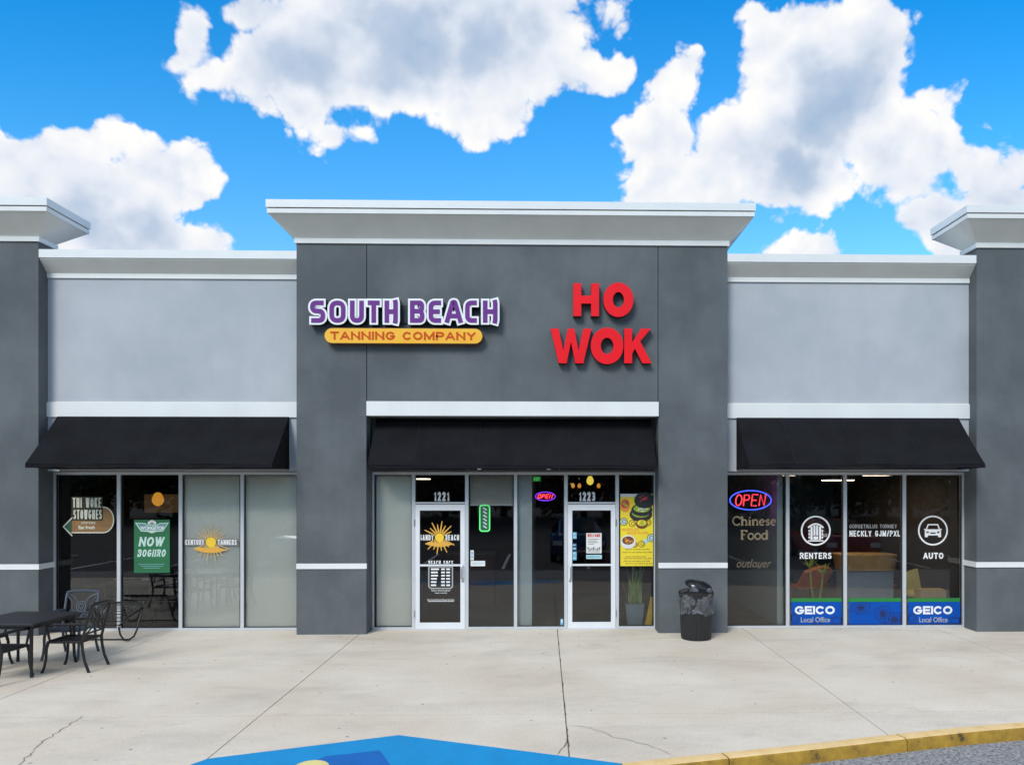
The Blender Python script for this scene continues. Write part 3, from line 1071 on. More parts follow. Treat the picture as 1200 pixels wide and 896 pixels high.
# ------------------------------------------------------------------ SOUTH BEACH sign
ySB = YP - .16
sx0, sz1 = at(361.5, 349.8, ySB); sx1, sz0 = at(584.5, 380.0, ySB)
T = thing('channel_letter_sign', 'purple and white SOUTH BEACH letters over a yellow TANNING COMPANY capsule', 'shop sign', ((sx0 + sx1) / 2, YP, sz0))
G = {
    'S': ([[(.93, .9), (.12, .9), (.12, .53), (.88, .53), (.88, .1), (.04, .1)]], .2),
    'O': ([[(.12, .1), (.88, .1), (.88, .9), (.12, .9)], 'c'], .26),
    'U': ([[(.12, 1.0), (.12, .1), (.88, .1), (.88, 1.0)]], .22),
    'T': ([[(.0, .9), (1.0, .9)], [(.5, .85), (.5, 0)]], 0),
    'H': ([[(.13, 1.0), (.13, 0)], [(.84, 1.03), (.90, .9), (.90, .1), (.84, -.03)], [(.2, .5), (.85, .5)]], .05),
    'B': ([[(.13, .9), (.80, .9), (.86, .72), (.78, .52), (.13, .52)], [(.78, .52), (.88, .32), (.82, .1), (.13, .1)], [(.13, 1.0), (.13, 0)]], .12),
    'E': ([[(.96, .9), (.13, .9), (.13, .1), (.96, .1)], [(.13, .5), (.86, .5)]], .2),
    'A': ([[(.02, 0), (.42, .93), (.58, .93), (.98, 0)], [(.25, .3), (.75, .3)]], .08),
    'C': ([[(.95, .9), (.12, .9), (.12, .1), (.95, .1)]], .3),
}
pitch = [('S', 361.5, 383), ('O', 384, 407), ('U', 408.5, 428), ('T', 428.5, 447.5), ('H', 449, 467.5),
         ('B', 478.5, 499.5), ('E', 500.5, 520), ('A', 520.5, 543), ('C', 543.5, 562), ('H', 564, 584.5)]
ph_ = 28.0
for li, (ch, p0, p1) in enumerate(pitch):
    xx0, zz1 = at(p0 + 2.6, 352.2, ySB); xx1, zz0 = at(p1 - 2.6, 378.0, ySB)
    W_, H_ = xx1 - xx0, zz1 - zz0
    stw = H_ * .205
    stroke_list = G[ch][0]; rr = G[ch][1]
    closed = 'c' in stroke_list
    m_ = MB()
    st_ = (li % 2) * .0012
    for k, s_ in enumerate(x for x in stroke_list if x != 'c'):
        pts = [(xx0 + x * W_, zz0 + z * H_) for x, z in s_]
        if rr:
            pts = round_pts(pts, rr * H_, closed)
        e = k * .0005 + st_
        bd = .034
        ext = pts
        if not closed:   # let the white border run past the purple ends
            a, b = Vector(pts[0]), Vector(pts[1]); c, d = Vector(pts[-1]), Vector(pts[-2])
            ext = [tuple(a + (a - b).normalized() * bd)] + pts[1:-1] + [tuple(c + (c - d).normalized() * bd)]
        m_.stroke(pts, stw, ySB - .008 - e, ySB + .01, closed, 0)
        m_.stroke(ext, stw + 2 * bd, ySB - e, ySB + .018 + e, closed, 1)
        m_.stroke(ext, stw + 2 * bd - .006, ySB + .0185 + e, YP - .03, closed, 2)
    lt = m_.build('letter', [M['purple'], M['white'], M['black']], T)
m_ = MB()
rx0, rz1 = at(367, 357, YP - .03); rx1, rz0 = at(580, 379, YP - .03)
m_.box(rx0, rx1, YP - .029, YP - .001, rz0, rz1)
m_.build('raceway', M['black'], T)
yC = YP - .15
cx0, cz1 = at(379.5, 383.6, yC); cx1, cz0 = at(566, 403.2, yC)


def capsule(x0, x1, z0, z1, k=12):
    r = (z1 - z0) / 2; zc = (z0 + z1) / 2
    pts = [(x1 - r + r * math.cos(a), zc + r * math.sin(a)) for a in [(-PI / 2 + PI * i / k) for i in range(k + 1)]]
    pts += [(x0 + r + r * math.cos(a), zc + r * math.sin(a)) for a in [(PI / 2 + PI * i / k) for i in range(k + 1)]]
    return pts


m_ = MB()
m_.prism(capsule(cx0, cx1, cz0, cz1), yC + .012, YP - .012, 1)
m_.prism(capsule(cx0 + .012, cx1 - .012, cz0 + .012, cz1 - .012), yC, yC + .012, 0)
cap_o = m_.build('capsule_panel', [M['yellow'], M['brown_edge']], T)
m_ = MB()
caps_px(m_, 'TANNING COMPANY', 387, 388.2, 557.5, 398.6, yC - .004, .0035, t=.235, gap=.32)
m_.build('lettering', M['orange_txt'], cap_o)

# ------------------------------------------------------------------ HO WOK sign
yH = YP - .14
BLOCK = {'W': [(0, 1), (.20, 1), (.315, .36), (.42, 1), (.58, 1), (.685, .36), (.80, 1), (1, 1), (.80, 0), (.605, 0), (.5, .62), (.395, 0), (.20, 0)],
         'K': [(0, 0), (.29, 0), (.29, .28), (.39, .42), (.66, 0), (1, 0), (.585, .63), (.98, 1), (.62, 1), (.29, .60), (.29, 1), (0, 1)],
         'H': [(0, 0), (.31, 0), (.31, .385), (.69, .385), (.69, 0), (1, 0), (1, 1), (.69, 1), (.69, .625), (.31, .625), (.31, 1), (0, 1)]}
hx0, hz0 = at(704, 425.7, YP)
T = thing('channel_letter_sign', 'big red HO WOK letters fixed to the charcoal wall in two rows', 'shop sign', (hx0, YP, hz0))
for ch, a, b, c, d in (('H', 671.8, 331.8, 702, 370.4), ('O', 707, 330.8, 742.3, 371.4), ('W', 645, 384.7, 693.2, 425.5), ('O', 692.2, 383.6, 730.6, 426.6), ('K', 731.5, 384.7, 763.6, 425.5)):
    m_ = MB()
    if ch == 'O':
        caps_px(m_, ch, a, b, c, d, yH, .135, t=.275, msides=1)
    else:
        q0, q3 = at(a, b, yH); q1, q2 = at(c, d, yH)
        m_.prism([(q0 + u * (q1 - q0), q2 + v * (q3 - q2)) for u, v in BLOCK[ch]], yH, yH + .135, 0, 1)
    m_.build('letter', [M['red'], M['red_ret']], T)

# ------------------------------------------------------------------ window graphics and signs
YO = YG - .004          # outer face of the glass
YI = YG - .012          # sheets and boards fixed to the outside of the glass


def lift(k):
    return -.0006 * k


def sun_logo(cx, cy, r, y, title_l, title_r, tw, th_, big):
    """rays, disc, wave and title around a measured centre; returns parts"""
    rays, disc, band, words, back = MB(), MB(), MB(), [], []
    X, Z = at(cx, cy, y)
    s_ = abs(at(cx + 1, cy, y)[0] - X)
    n = 26 if not big else 20
    for k in range(n):
        a = 2 * PI * (k + .5) / n
        ln = r * (1.0 if k % 2 else .80)
        if abs(math.sin(a)) < .16: continue
        r0 = r * .30
        hw = r * (.030 if not big else .05)
        p = [(cx + math.cos(a) * r0 - math.sin(a) * hw, cy + math.sin(a) * r0 + math.cos(a) * hw),
             (cx + math.cos(a) * ln - math.sin(a) * hw * .5, cy + math.sin(a) * ln + math.cos(a) * hw * .5),
             (cx + math.cos(a) * ln + math.sin(a) * hw * .5, cy + math.sin(a) * ln - math.cos(a) * hw * .5),
             (cx + math.cos(a) * r0 + math.sin(a) * hw, cy + math.sin(a) * r0 - math.cos(a) * hw)]
        poly_px(rays, p, y, .001)
    disc.disc(X, Z, r * .27 * s_, r * .27 * s_, y - .0018, y - .0004)
    w = []
    for i in range(13):
        u = i / 12
        w.append((cx - r * .85 + 1.7 * r * u, cy + r * .36 - r * .12 * math.sin(PI * u) - r * .05 * math.sin(4 * PI * u)))
    for i in range(13):
        u = 1 - i / 12
        w.append((cx - r * .85 + 1.7 * r * u, cy + r * .40 + r * .16 * math.sin(PI * u)))
    poly_px(band, w, y - .0012, .001)
    for s2, x0, x1 in ((title_l, cx - tw, cx - r * .36), (title_r, cx + r * .36, cx + tw)):
        back.append(MB()); words.append(MB())
        rect_px(back[-1], x0 - .8, cy - th_ * .5 - .6, x1 + .8, cy + th_ * .5 + .6, y - .0008, .001)
        caps_px(words[-1], s2, x0, cy - th_ * .5, x1, cy + th_ * .5, y - .0026, .001, t=.15, gap=.28)
    return rays, disc, band, words, back


def logo_thing(name, label, cx, cy, r, y, tl, tr, tw, th_, big, ray_m):
    X, Z = at(cx, cy, y)
    t = thing(name, label, 'window decal', (X, y, Z))
    a, b, c, d, e = sun_logo(cx, cy, r, y, tl, tr, tw, th_, big)
    a.build('ray', ray_m, t); b.build('disc', M['sun_yellow'], t); c.build('wave', M['sun_gold'], t)
    for bk_, wd_ in zip(e, d):
        q_ = bk_.build('title_band', M['grey_vinyl'] if not big else M['black'], t); wd_.build('lettering', M['white'], q_)
    return t


logo_thing('sun_decal', 'golden sunburst decal lettered across the pale shaded window left of the centre block', 247.2, 635, 22.5, YO, 'CENTURY', 'TANNERS', 30, 6, False, M['sun_tan'])
YDG = YW + .014
logo_thing('sun_decal', 'golden sunburst decal on the dark glass of the 1221 door', 515.0, 629.5, 19.5, YDG, 'SANDY', 'BEACH', 23, 6.5, True, M['sun_gold'])

# address numbers
for s_, a, b, lb in (('1221', 508.5, 526.5, 'white number 1221 on the transom over the sun logo door'), ('1223', 678.5, 697.5, 'white number 1223 on the transom over the notice door')):
    m_ = MB(); caps_px(m_, s_, a, 576.0, b, 586.8, YO, .002, t=.2, gap=.26)
    X, Z = at(a, 586.8, YO)
    single('address_number', lb, 'address number', m_, M['white'], (X, YO, Z))

# hours panel on the 1221 door
X, Z = at(516, 690, YDG)
t = thing('hours_decal', 'white outlined opening hours table on the lower glass of the 1221 door', 'window decal', (X, YDG, Z))
m_ = MB()
pl = [at(*p, YDG) for p in ((502.5, 664), (530.2, 664), (530.2, 687), (528, 689), (504.8, 689), (502.5, 687))]
m_.stroke(pl, .022, YDG - .001, YDG, True)
m_.build('border', M['dim_white'], t)
m_ = MB()
caps_px(m_, 'BEACH SOCS', 502, 656.5, 531, 662.4, YDG - .002, .001, t=.15, gap=.28)
for r_ in range(6):
    y = 665.6 + r_ * 3.75
    w = [9.5, 8, 8.2, 7, 6.5, 6.2][r_]
    rect_px(m_, 505, y, 505 + w, y + 1.9, YDG - .001, .001)
    for c_ in (517, 523):
        rect_px(m_, c_, y, c_ + 4.4, y + 1.9, YDG - .001, .001)
text_px(m_, 'Salon Information', 505.5, 690.4, 527.5, 692.4, YDG - .001, .001)
text_px(m_, 'open weekly', 509.5, 693.4, 524, 695.4, YDG - .001, .001)
text_px(m_, 'No Food Drink Shoe Service', 501, 701.2, 532, 703.2, YDG - .001, .001)
rect_px(m_, 501.5, 703.9, 532, 704.4, YDG - .001, .001)
m_.build('lettering', M['white'], t)

# paper notice and stickers on the 1223 door
X, Z = at(696, 648, YDG)
t = thing('notice', 'white paper notice with red heading taped to the 1223 door', 'notice', (X, YDG, Z))
m_ = MB(); rect_px(m_, 687, 624.3, 705, 648, YDG - .001, .001); m_.build('sheet', M['paper'], t)
m_ = MB(); caps_px(m_, 'WELCOME', 688.5, 625.3, 703.5, 629, YDG - .0026, .0008, t=.22); m_.build('heading', M['ink_red'], t)
m_ = MB()
for k in range(4):
    rect_px(m_, 689, 631 + k * 1.9, 689 + [13, 10, 12, 7][k], 631.7 + k * 1.9, YDG - .002, .0006)
for k in range(7):
    rect_px(m_, 688.5 + k * 2.2, 640.5 + (k * 5 % 3), 690.2 + k * 2.2, 643.5 + (k * 3 % 2), YDG - .002, .0006)
text_px(m_, 'HOURS', 689, 644, 703, 647.3, YDG - .002, .0006)
m_.build('print', M['grey_vinyl'], t)
m_ = MB(); rect_px(m_, 687, 649.7, 705.3, 654.5, YDG - .001, .001)
text_px(m_, 'PLEASE PULL', 689, 651, 703.5, 653, YDG - .002, .0006, mi=1)
single('sticker', 'pale blue strip sticker under the white notice on the 1223 door', 'sticker', m_, [M['ink_cyan'], M['sticker_navy']], (X, YDG, Z - .1))
for (y0, y1, mm, lb) in ((623.3, 631, 'sticker_blue', 'bright blue square sticker, topmost on the left edge of the 1223 door'),
                         (636.3, 644.5, 'sticker_navy', 'navy blue sticker in the middle of the left edge of the 1223 door'),
                         (646, 655.8, 'sticker_blue', 'tall pale and blue sticker, lowest on the left edge of the 1223 door')):
    m_ = MB(); rect_px(m_, 669.8, y0, 675.7, y1, YDG - .001, .001)
    rect_px(m_, 671, y0 + 1.3, 674.5, y0 + 2.6, YDG - .002, .001, 1)
    rect_px(m_, 670.8, y1 - 3, 674.8, y1 - 1.2, YDG - .002, .001, 1)
    X, Z = at(672, y1, YDG)
    single('sticker', lb, 'sticker', m_, [M[mm], M['ink_cyan']], (X, YDG, Z))
m_ = MB(); rect_px(m_, 656.8, 724.5, 660, 731.8, YO, .001); rect_px(m_, 657.6, 726, 659.2, 729, YO - .001, .001, 1)
X, Z = at(658, 731, YO)
single('sticker', 'tiny blue and white sticker at the foot of the glass left of the 1223 door', 'sticker', m_, [M['sticker_blue'], M['white']], (X, YO, Z))

# vertical green lit sign, white stickers (shade window)
X, Z = at(568, 622.5, YI)
t = thing('light_sign', 'narrow upright green bordered light sign hung below the cream shade', 'sign', (X, YI, Z))
m_ = MB()
fr_ = round_pts([at(*p, YI) for p in ((562.3, 591.8), (573.7, 591.8), (573.7, 622), (562.3, 622))], .05, True)
m_.stroke(fr_, .022, YI - .004, YI + .01, True); m_.build('border', M['neon_green'], t)
m_ = MB(); rect_px(m_, 562.6, 592, 573.4, 621.8, YI + .004, .008); m_.build('panel', M['arrow_green'], t)
m_ = MB()
for k in range(6):
    poly_px(m_, [(565.5, 595 + k * 4.2), (567, 594.2 + k * 4.2), (571, 597 + k * 4.2), (569.8, 598 + k * 4.2)], YI + .001, .001)
m_.build('lettering', M['mint'], t)
for (a, b, c, d, lb) in ((551.2, 644.3, 555.2, 656, 'small upright white sticker at the left edge of the half shaded window'), (551.5, 656.8, 568.5, 663, 'small wide white sticker with blue print on the half shaded window')):
    m_ = MB(); rect_px(m_, a, b, c, d, YO, .001)
    if c - a > 8: text_px(m_, 'VISA PAY', a + 1.5, b + 1.8, c - 1.5, d - 1.8, YO - .001, .0006, mi=1)
    else: rect_px(m_, a + 1, b + 2, c - 1, b + 5, YO - .001, .0006, 1); rect_px(m_, a + 1, b + 6.5, c - 1, b + 9.5, YO - .001, .0006, 1)
    X, Z = at(a, d, YO)
    single('sticker', lb, 'sticker', m_, [M['paper'], M['sticker_blue']], (X, YO, Z))


# neon signs
def neon_oval(cx, cy, rx, ry, y, word, wx, wy, oval_m, label, rt):
    X, Z = at(cx, cy, y)
    s_ = abs(at(cx + 1, cy, y)[0] - X)
    t = thing('neon_sign', label, 'neon sign', (X, y, Z))
    m_ = MB()
    pts = [(X + rx * s_ * math.cos(2 * PI * k / 40), y, Z + ry * s_ * math.sin(2 * PI * k / 40)) for k in range(41)]
    m_.tube(pts, rt, 8, caps=False); m_.build('oval_tube', oval_m, t, smooth=True)
    m_ = MB()
    # stroked letters as glass tube
    L_ = {'O': [[(.5 + .45 * math.cos(a * PI / 8), .5 + .48 * math.sin(a * PI / 8)) for a in range(17)]],
          'P': [[(.1, 0), (.1, .97), (.7, .95), (.92, .75), (.7, .52), (.1, .5)]],
          'E': [[(.9, 0), (.1, 0), (.1, 1), (.95, 1)], [(.1, .5), (.8, .5)]],
          'N': [[(.08, 0), (.12, 1), (.85, 0), (.9, 1)]],
          'C': [[(.9, .85), (.6, 1), (.2, .85), (.08, .5), (.2, .15), (.6, 0), (.9, .15)]],
          'R': [[(.1, 0), (.1, 1), (.7, .97), (.9, .75), (.7, .52), (.1, .5)], [(.45, .5), (.95, 0)]]}
    n = len(word)
    for i, ch in enumerate(word):
        for s2 in L_[ch]:
            P_ = []
            for u, v in s2:
                xx = cx - wx + (i + .08 + u * .84) * (2 * wx / n) + (v - .5) * 1.6
                yy = cy + wy - v * 2 * wy
                a, b = at(xx, yy, y - .02)
                P_.append((a, y - .02, b))
            m_.tube(P_, rt, 8)
    m_.build('lettering', M['neon_red'], t, smooth=True)
    for sx in (-.6, .6):
        m_ = MB()
        m_.tube([(X + sx * rx * s_, y + .004, Z + ry * s_ * .8), (X + sx * rx * s_ * .9, y + .02, 2.72)], .002, 4)
        m_.build('hanger', M['gasket'], t)
    return t


neon_oval(879.6, 585.8, 24.2, 11.2, YI + .06, 'OPEN', 18.5, 6.6, M['neon_blue'], 'red OPEN lettering in a blue neon oval above the gold window text', .0115)
neon_oval(639, 581.3, 11.6, 5.0, YI + .12, 'OPEN', 9, 2.3, M['neon_violet'], 'small red and violet neon oval left of the 1223 door', .010)


# gold serif lettering "Chinese Food"
def serif_word(mb, word, px0, px1, base, xh, asc, y, w):
    """slab-footed letters drawn as strokes; unit x heights"""
    def arc(cx, cy, rx, ry, a0, a1, n=10):
        return [(cx + rx * math.cos(R(a0 + (a1 - a0) * i / n)), cy + ry * math.sin(R(a0 + (a1 - a0) * i / n))) for i in range(n + 1)]
    A = asc / xh
    D = {
        'C': (1.15, [arc(.62, A * .5, .52, A * .5, 40, 320)] + [[(1.02, A * .98), (1.02, A * .72)]]),
        'h': (.98, [[(.2, 0), (.2, A)], [(.2, .7), (.42, .97), (.66, .92), (.76, .7), (.76, 0)], [(.04, 0.02), (.37, .02)], [(.6, .02), (.92, .02)], [(.05, A - .03), (.2, A - .03)]]),
        'i': (.5, [[(.24, 0), (.24, .95)], [(.08, .02), (.4, .02)], [(.24, 1.25), (.24, 1.42)], [(.08, .93), (.24, .93)]]),
        'n': (.98, [[(.2, 0), (.2, .97)], [(.2, .7), (.42, .97), (.66, .92), (.76, .7), (.76, 0)], [(.04, .02), (.37, .02)], [(.6, .02), (.92, .02)], [(.05, .95), (.2, .95)]]),
        'e': (.84, [[(.12, .54), (.72, .54)], arc(.42, .5, .32, .5, 8, 315)]),
        's': (.70, [[(.58, .82), (.38, .98), (.16, .84), (.2, .62), (.48, .42), (.56, .2), (.36, .02), (.1, .16)]]),
        'F': (1.0, [[(.24, 0), (.24, A)], [(.06, A - .03), (.9, A - .03)], [(.24, A * .52), (.7, A * .52)], [(.06, .02), (.48, .02)], [(.88, A), (.88, A - .3)]]),
        'o': (.96, [arc(.47, .5, .37, .5, 0, 360, 18)]),
        'd': (1.0, [arc(.42, .5, .33, .5, 20, 340, 16), [(.78, 0), (.78, A)], [(.78, .02), (.95, .02)], [(.62, A - .03), (.78, A - .03)]]),
    }
    tot = sum(D[c][0] for c in word)
    sc = (px1 - px0) / tot
    x = px0
    for c in word:
        adv, ss = D[c]
        for k, s_ in enumerate(ss):
            pts = [at(x + u * sc, base - v * xh, y) for u, v in s_]
            vert = abs(s_[0][0] - s_[-1][0]) < .05 and len(s_) == 2
            mb.stroke(pts, w * (1.15 if vert else .62) if len(s_) == 2 else w * .85, y - .0004 * k, y + .001)
        x += adv * sc


m_ = MB()
serif_word(m_, 'Chinese', 858, 910, 615, 6.6, 10.0, YO, .030)
serif_word(m_, 'Food', 867.5, 900.5, 631.5, 6.8, 10.5, YO, .030)
X, Z = at(884, 632, YO)
single('window_lettering', 'gold serif Chinese Food lettering under the blue neon oval', 'window lettering', m_, M['gold'], (X, YO, Z))
m_ = MB(); text_px(m_, 'outlouer', 863, 655, 904, 664.5, YO, .001, bold=.008, shear=.35)
X, Z = at(884, 664, YO)
single('window_lettering', 'faded bronze slanted script low on the dark window beside the right column', 'window lettering', m_, M['gold_dim'], (X, YO, Z))


# office icons
def ring(mb, cx, cy, r, w, y):
    pts = [at(cx + r * math.cos(2 * PI * k / 40), cy + r * math.sin(2 * PI * k / 40), y) for k in range(40)]
    mb.stroke(pts, w, y, y + .001, True)


X, Z = at(956, 655, YO)
t = thing('window_decal', 'white RENTERS decal with a building in a ring', 'window decal', (X, YO, Z))
m_ = MB(); ring(m_, 956, 621.5, 16.6, .028, YO); m_.build('ring', M['white'], t)
m_ = MB()
roof_ = [at(956 + 9 * u, 613.6 + 4.4 * abs(u) ** 1.8, YO) for u in [(-1 + i / 6) for i in range(13)]]
m_.stroke(roof_, .032, YO, YO + .001)
rect_px(m_, 949.8, 616.8, 952.3, 632, YO, .001); rect_px(m_, 959.8, 616.8, 962.3, 632, YO, .001)
rect_px(m_, 953.3, 615.5, 955.6, 627, YO, .001); rect_px(m_, 956.4, 615.5, 958.8, 627, YO, .001)
rect_px(m_, 953.3, 628, 958.8, 632, YO, .001)
for yy in (620.5, 624.2, 628):
    rect_px(m_, 947.5, yy, 949.2, yy + 2.6, YO, .001); rect_px(m_, 962.9, yy, 964.6, yy + 2.6, YO, .001)
rect_px(m_, 947, 632.6, 965, 634, YO, .001)
m_.build('building_icon', M['white'], t)
m_ = MB(); caps_px(m_, 'RENTERS', 937.3, 647.2, 974.5, 654.4, YO, .001, t=.19, gap=.30); m_.build('lettering', M['white'], t)
X, Z = at(1093, 655, YO)
t = thing('window_decal', 'white AUTO decal with a car in a ring', 'window decal', (X, YO, Z))
m_ = MB(); ring(m_, 1093.3, 621.3, 16.6, .028, YO); m_.build('ring', M['white'], t)
m_ = MB()
c_ = lambda *a: [(1093.3 + x, 622 + y) for x, y in a]
poly_px(m_, c_((-9.5, 7), (-9.5, -.5), (-8, -2.2), (8, -2.2), (9.5, -.5), (9.5, 7), (6, 7), (6, 5), (-6, 5), (-6, 7)), YO, .001)
m_.stroke([at(*p, YO) for p in c_((-7.5, -2.5), (-5.6, -7.6), (5.6, -7.6), (7.5, -2.5))], .022, YO - .0004, YO + .001)
poly_px(m_, c_((-10.4, -2.6), (-8.3, -2.6), (-8.3, -1.4), (-10.4, -1.4)), YO - .0008, .001)
poly_px(m_, c_((8.3, -2.6), (10.4, -2.6), (10.4, -1.4), (8.3, -1.4)), YO - .0008, .001)
for s_ in (-1, 1):
    poly_px(m_, c_((s_ * 7.6, .2), (s_ * 4.8, .8), (s_ * 4.8, 2.2), (s_ * 7.6, 2.2)), YO - .0014, .001, 1)
poly_px(m_, c_((-3.4, 1.6), (3.4, 1.6), (3.0, 3.2), (-3.0, 3.2)), YO - .0014, .001, 1)
m_.build('car_icon', [M['white'], M['ink']], t)
m_ = MB(); caps_px(m_, 'AUTO', 1082, 647.2, 1105.6, 654.4, YO, .001, t=.22, gap=.26); m_.build('lettering', M['white'], t)
X, Z = at(1025, 628, YO)
t = thing('window_lettering', 'white NECKLY lettering under a thin grey line of capitals on the office glass', 'window lettering', (X, YO, Z))
m_ = MB(); caps_px(m_, 'GORGETIGLUS TORNIEY', 995.5, 614.2, 1051, 618.6, YO, .001, t=.13, gap=.32); m_.build('small_lettering', M['dim_white'], t)
m_ = MB(); caps_px(m_, 'NECKLY GJM/PXL', 995.5, 621.4, 1054.8, 628.2, YO, .001, t=.17, gap=.30); m_.build('lettering', M['white'], t)

# blue window panels
rnd = random.Random(3)
for (a, b, logo, lb) in ((925.6, 987.8, 'L', 'blue GEICO window panel with green strip, under the potted lime plant'),
                         (993.2, 1057.6, None, 'blue patterned window panel with green strip, without lettering'),
                         (1062.4, 1126.4, 'R', 'blue GEICO window panel with green strip, under the cardboard box')):
    a += 1.5; b -= 1.2
    X, Z = at((a + b) / 2, 732.5, YO)
    t = thing('window_panel', lb, 'window graphic', (X, YO, Z), 'blue office window panels')
    m_ = MB(); rect_px(m_, a, 704.8, b, 732.6, YO, .002); m_.build('panel', M['panel_blue'], t)
    m_ = MB(); rect_px(m_, a, 700.4, b, 704.7, YO, .002); m_.build('strip', M['panel_green'], t)
    m_ = MB()
    cs = [(a + 14, 712, 11, 7), (a + 40, 719, 9, 10), (b - 8, 726, 12, 9)] if not logo else [(a + 4, 724, 6, 6), (b - 6, 727, 9, 5), (a + 31, 730, 5, 3)]
    lim = lambda p: (min(max(p[0], a + .6), b - .6), min(max(p[1], 705.4), 732.0))
    for j, (cx, cy, rx, ry) in enumerate(cs):
        for q in (1.0, .62):
            pts = [lim((cx + rx * q * math.cos(2 * PI * k / 30 + .3 * math.sin(k)), cy + ry * q * math.sin(2 * PI * k / 30))) for k in range(30)]
            m_.stroke([at(*p, YO) for p in pts], .012, YO - .0008 - .0003 * j, YO, True)
        if not logo:
            pts = [lim((cx + rx * .42 * math.cos(2 * PI * k / 20), cy + ry * .42 * math.sin(2 * PI * k / 20))) for k in range(20)]
            poly_px(m_, pts, YO - .0016 - .0003 * j, .001)
    m_.build('pattern', M['panel_line'], t)
    if logo:
        x0, x1 = (931.5, 978.2) if logo == 'L' else (1070.3, 1116)
        m_ = MB(); caps_px(m_, 'GEICO', x0, 709.8, x1, 719.2, YO - .003, .002, t=.24, gap=.16); m_.build('logo_lettering', M['white'], t)
        m_ = MB(); text_px(m_, 'Local Office', x0 + 7, 722.6, x1 - 5.5, 728.6, YO - .003, .002, bold=.012); m_.build('small_lettering', M['dim_white'], t)

# arrow sign (hung inside the left window)
X, Z = at(105, 624, YI)
t = thing('arrow_sign', 'wooden arrow board with bone white capitals pointing left in the dark window', 'sign', (X, YI, Z))
m_ = MB()
bp_ = [(82, 607.5), (82, 623.8), (121, 623.8)] + [(121 + 12.2 * math.sin(a), 608.8 + 15 * math.cos(a)) for a in [PI * i / 14 for i in range(15)]][1:-1] + [(121, 593.8), (120.4, 593.8), (120.4, 607.5)]
poly_px(m_, bp_, YI + .008, .02); bo = m_.build('board', M['wood'], t)
m_ = MB(); m_.stroke([at(*p, YI + .006) for p in bp_[1:-1]], .018, YI + .004, YI + .008); m_.build('border', M['bone'], bo)
m_ = MB()
poly_px(m_, [(73.6, 616.8), (83.6, 606.4), (83.6, 627.4)], YI + .002, .02)
bx = m_.build('arrow_head', M['arrow_green'], t)
m_ = MB(); m_.stroke([at(*p, YI) for p in ((84.6, 606.2), (74.2, 616.8), (84.6, 627.6))], .02, YI - .001, YI + .003); m_.build('border', M['bone'], bx)
m_ = MB(); rect_px(m_, 83.8, 581.6, 120, 609.4, YI, .006); pn = m_.build('text_panel', M['board_dark'], t)
m_ = MB(); caps_px(m_, 'THI WOKE', 85.2, 583, 118.4, 594.4, YI - .003, .002, t=.13, gap=.2); caps_px(m_, 'STOWGHES', 86, 597, 119.2, 608.0, YI - .003, .002, t=.125, gap=.2)
m_.build('lettering', M['bone'], pn)
m_ = MB(); text_px(m_, 'COME INSIDE', 95, 611.2, 112, 613.4, YI + .005, .002, bold=.02); text_px(m_, 'Eat fresh', 92, 615.6, 111, 619.6, YI + .005, .002, bold=.03); m_.build('small_lettering', M['bone'], bo)

# green hiring poster
X, Z = at(178, 671, YI)
t = thing('poster', 'green poster with winged emblem and slanted NOW lettering in the dark window', 'poster', (X, YI, Z))
m_ = MB(); rect_px(m_, 157, 608.7, 199, 670.8, YI, .002); m_.build('sheet', M['poster_green'], t)
m_ = MB()
poly_px(m_, [(158, 612), (170, 612.5), (172, 614), (185, 614), (187, 612.5), (198, 612), (191, 622.3), (183, 622.8), (178, 624.6), (173, 622.8), (165, 622.3)], YI - .001, .0008)
em = m_.build('emblem', M['mint'], t)
m_ = MB()
poly_px(m_, [(160.5, 613.3), (169.5, 613.6), (171.5, 615.2), (185, 615.2), (187, 613.6), (196, 613.3), (190, 621.2), (166, 621.2)], YI - .002, .0008)
m_.build('wing', M['teal'], em)
m_ = MB()
text_px(m_, 'WONGSTOP', 164.5, 616.2, 192, 620.6, YI - .003, .0008, bold=.03)
for k in range(5):
    m_.disc(*at(174.5 + k * 1.8, 612.2 - 1.5 * math.sin(PI * k / 4), YI - .003), .02, .026, YI - .003, YI - .002, 10)
m_.build('crest', M['white'], em)
m_ = MB()
caps_px(m_, 'NOW', 162.2, 628.8, 191.2, 639.8, YI - .0016, .001, t=.21, gap=.22, shear=.18)
caps_px(m_, 'BOGIIRO', 160.8, 643.4, 193.4, 652.0, YI - .0016, .001, t=.18, gap=.26, shear=.18)
m_.build('lettering', M['mint'], t)
m_ = MB()
for k, (a, b) in enumerate(((162, 193), (165, 191), (168, 187))):
    rect_px(m_, a, 660.4 + k * 2.2, b, 661.2 + k * 2.2, YI - .001, .0008)
m_.build('small_lettering', M['teal'], t)

# yellow food poster
X, Z = at(746, 663, YI)
t = thing('poster', 'bright yellow poster with pictures of food bowls, right of the 1223 door', 'poster', (X, YI, Z))
m_ = MB(); rect_px(m_, 727, 578.3, 767, 662.8, YI, .002); m_.build('sheet', M['poster_yellow'], t)
m_ = MB(); rect_px(m_, 727, 578.3, 752, 582, YI - .0008, .0006); m_.build('header', M['paper'], t)


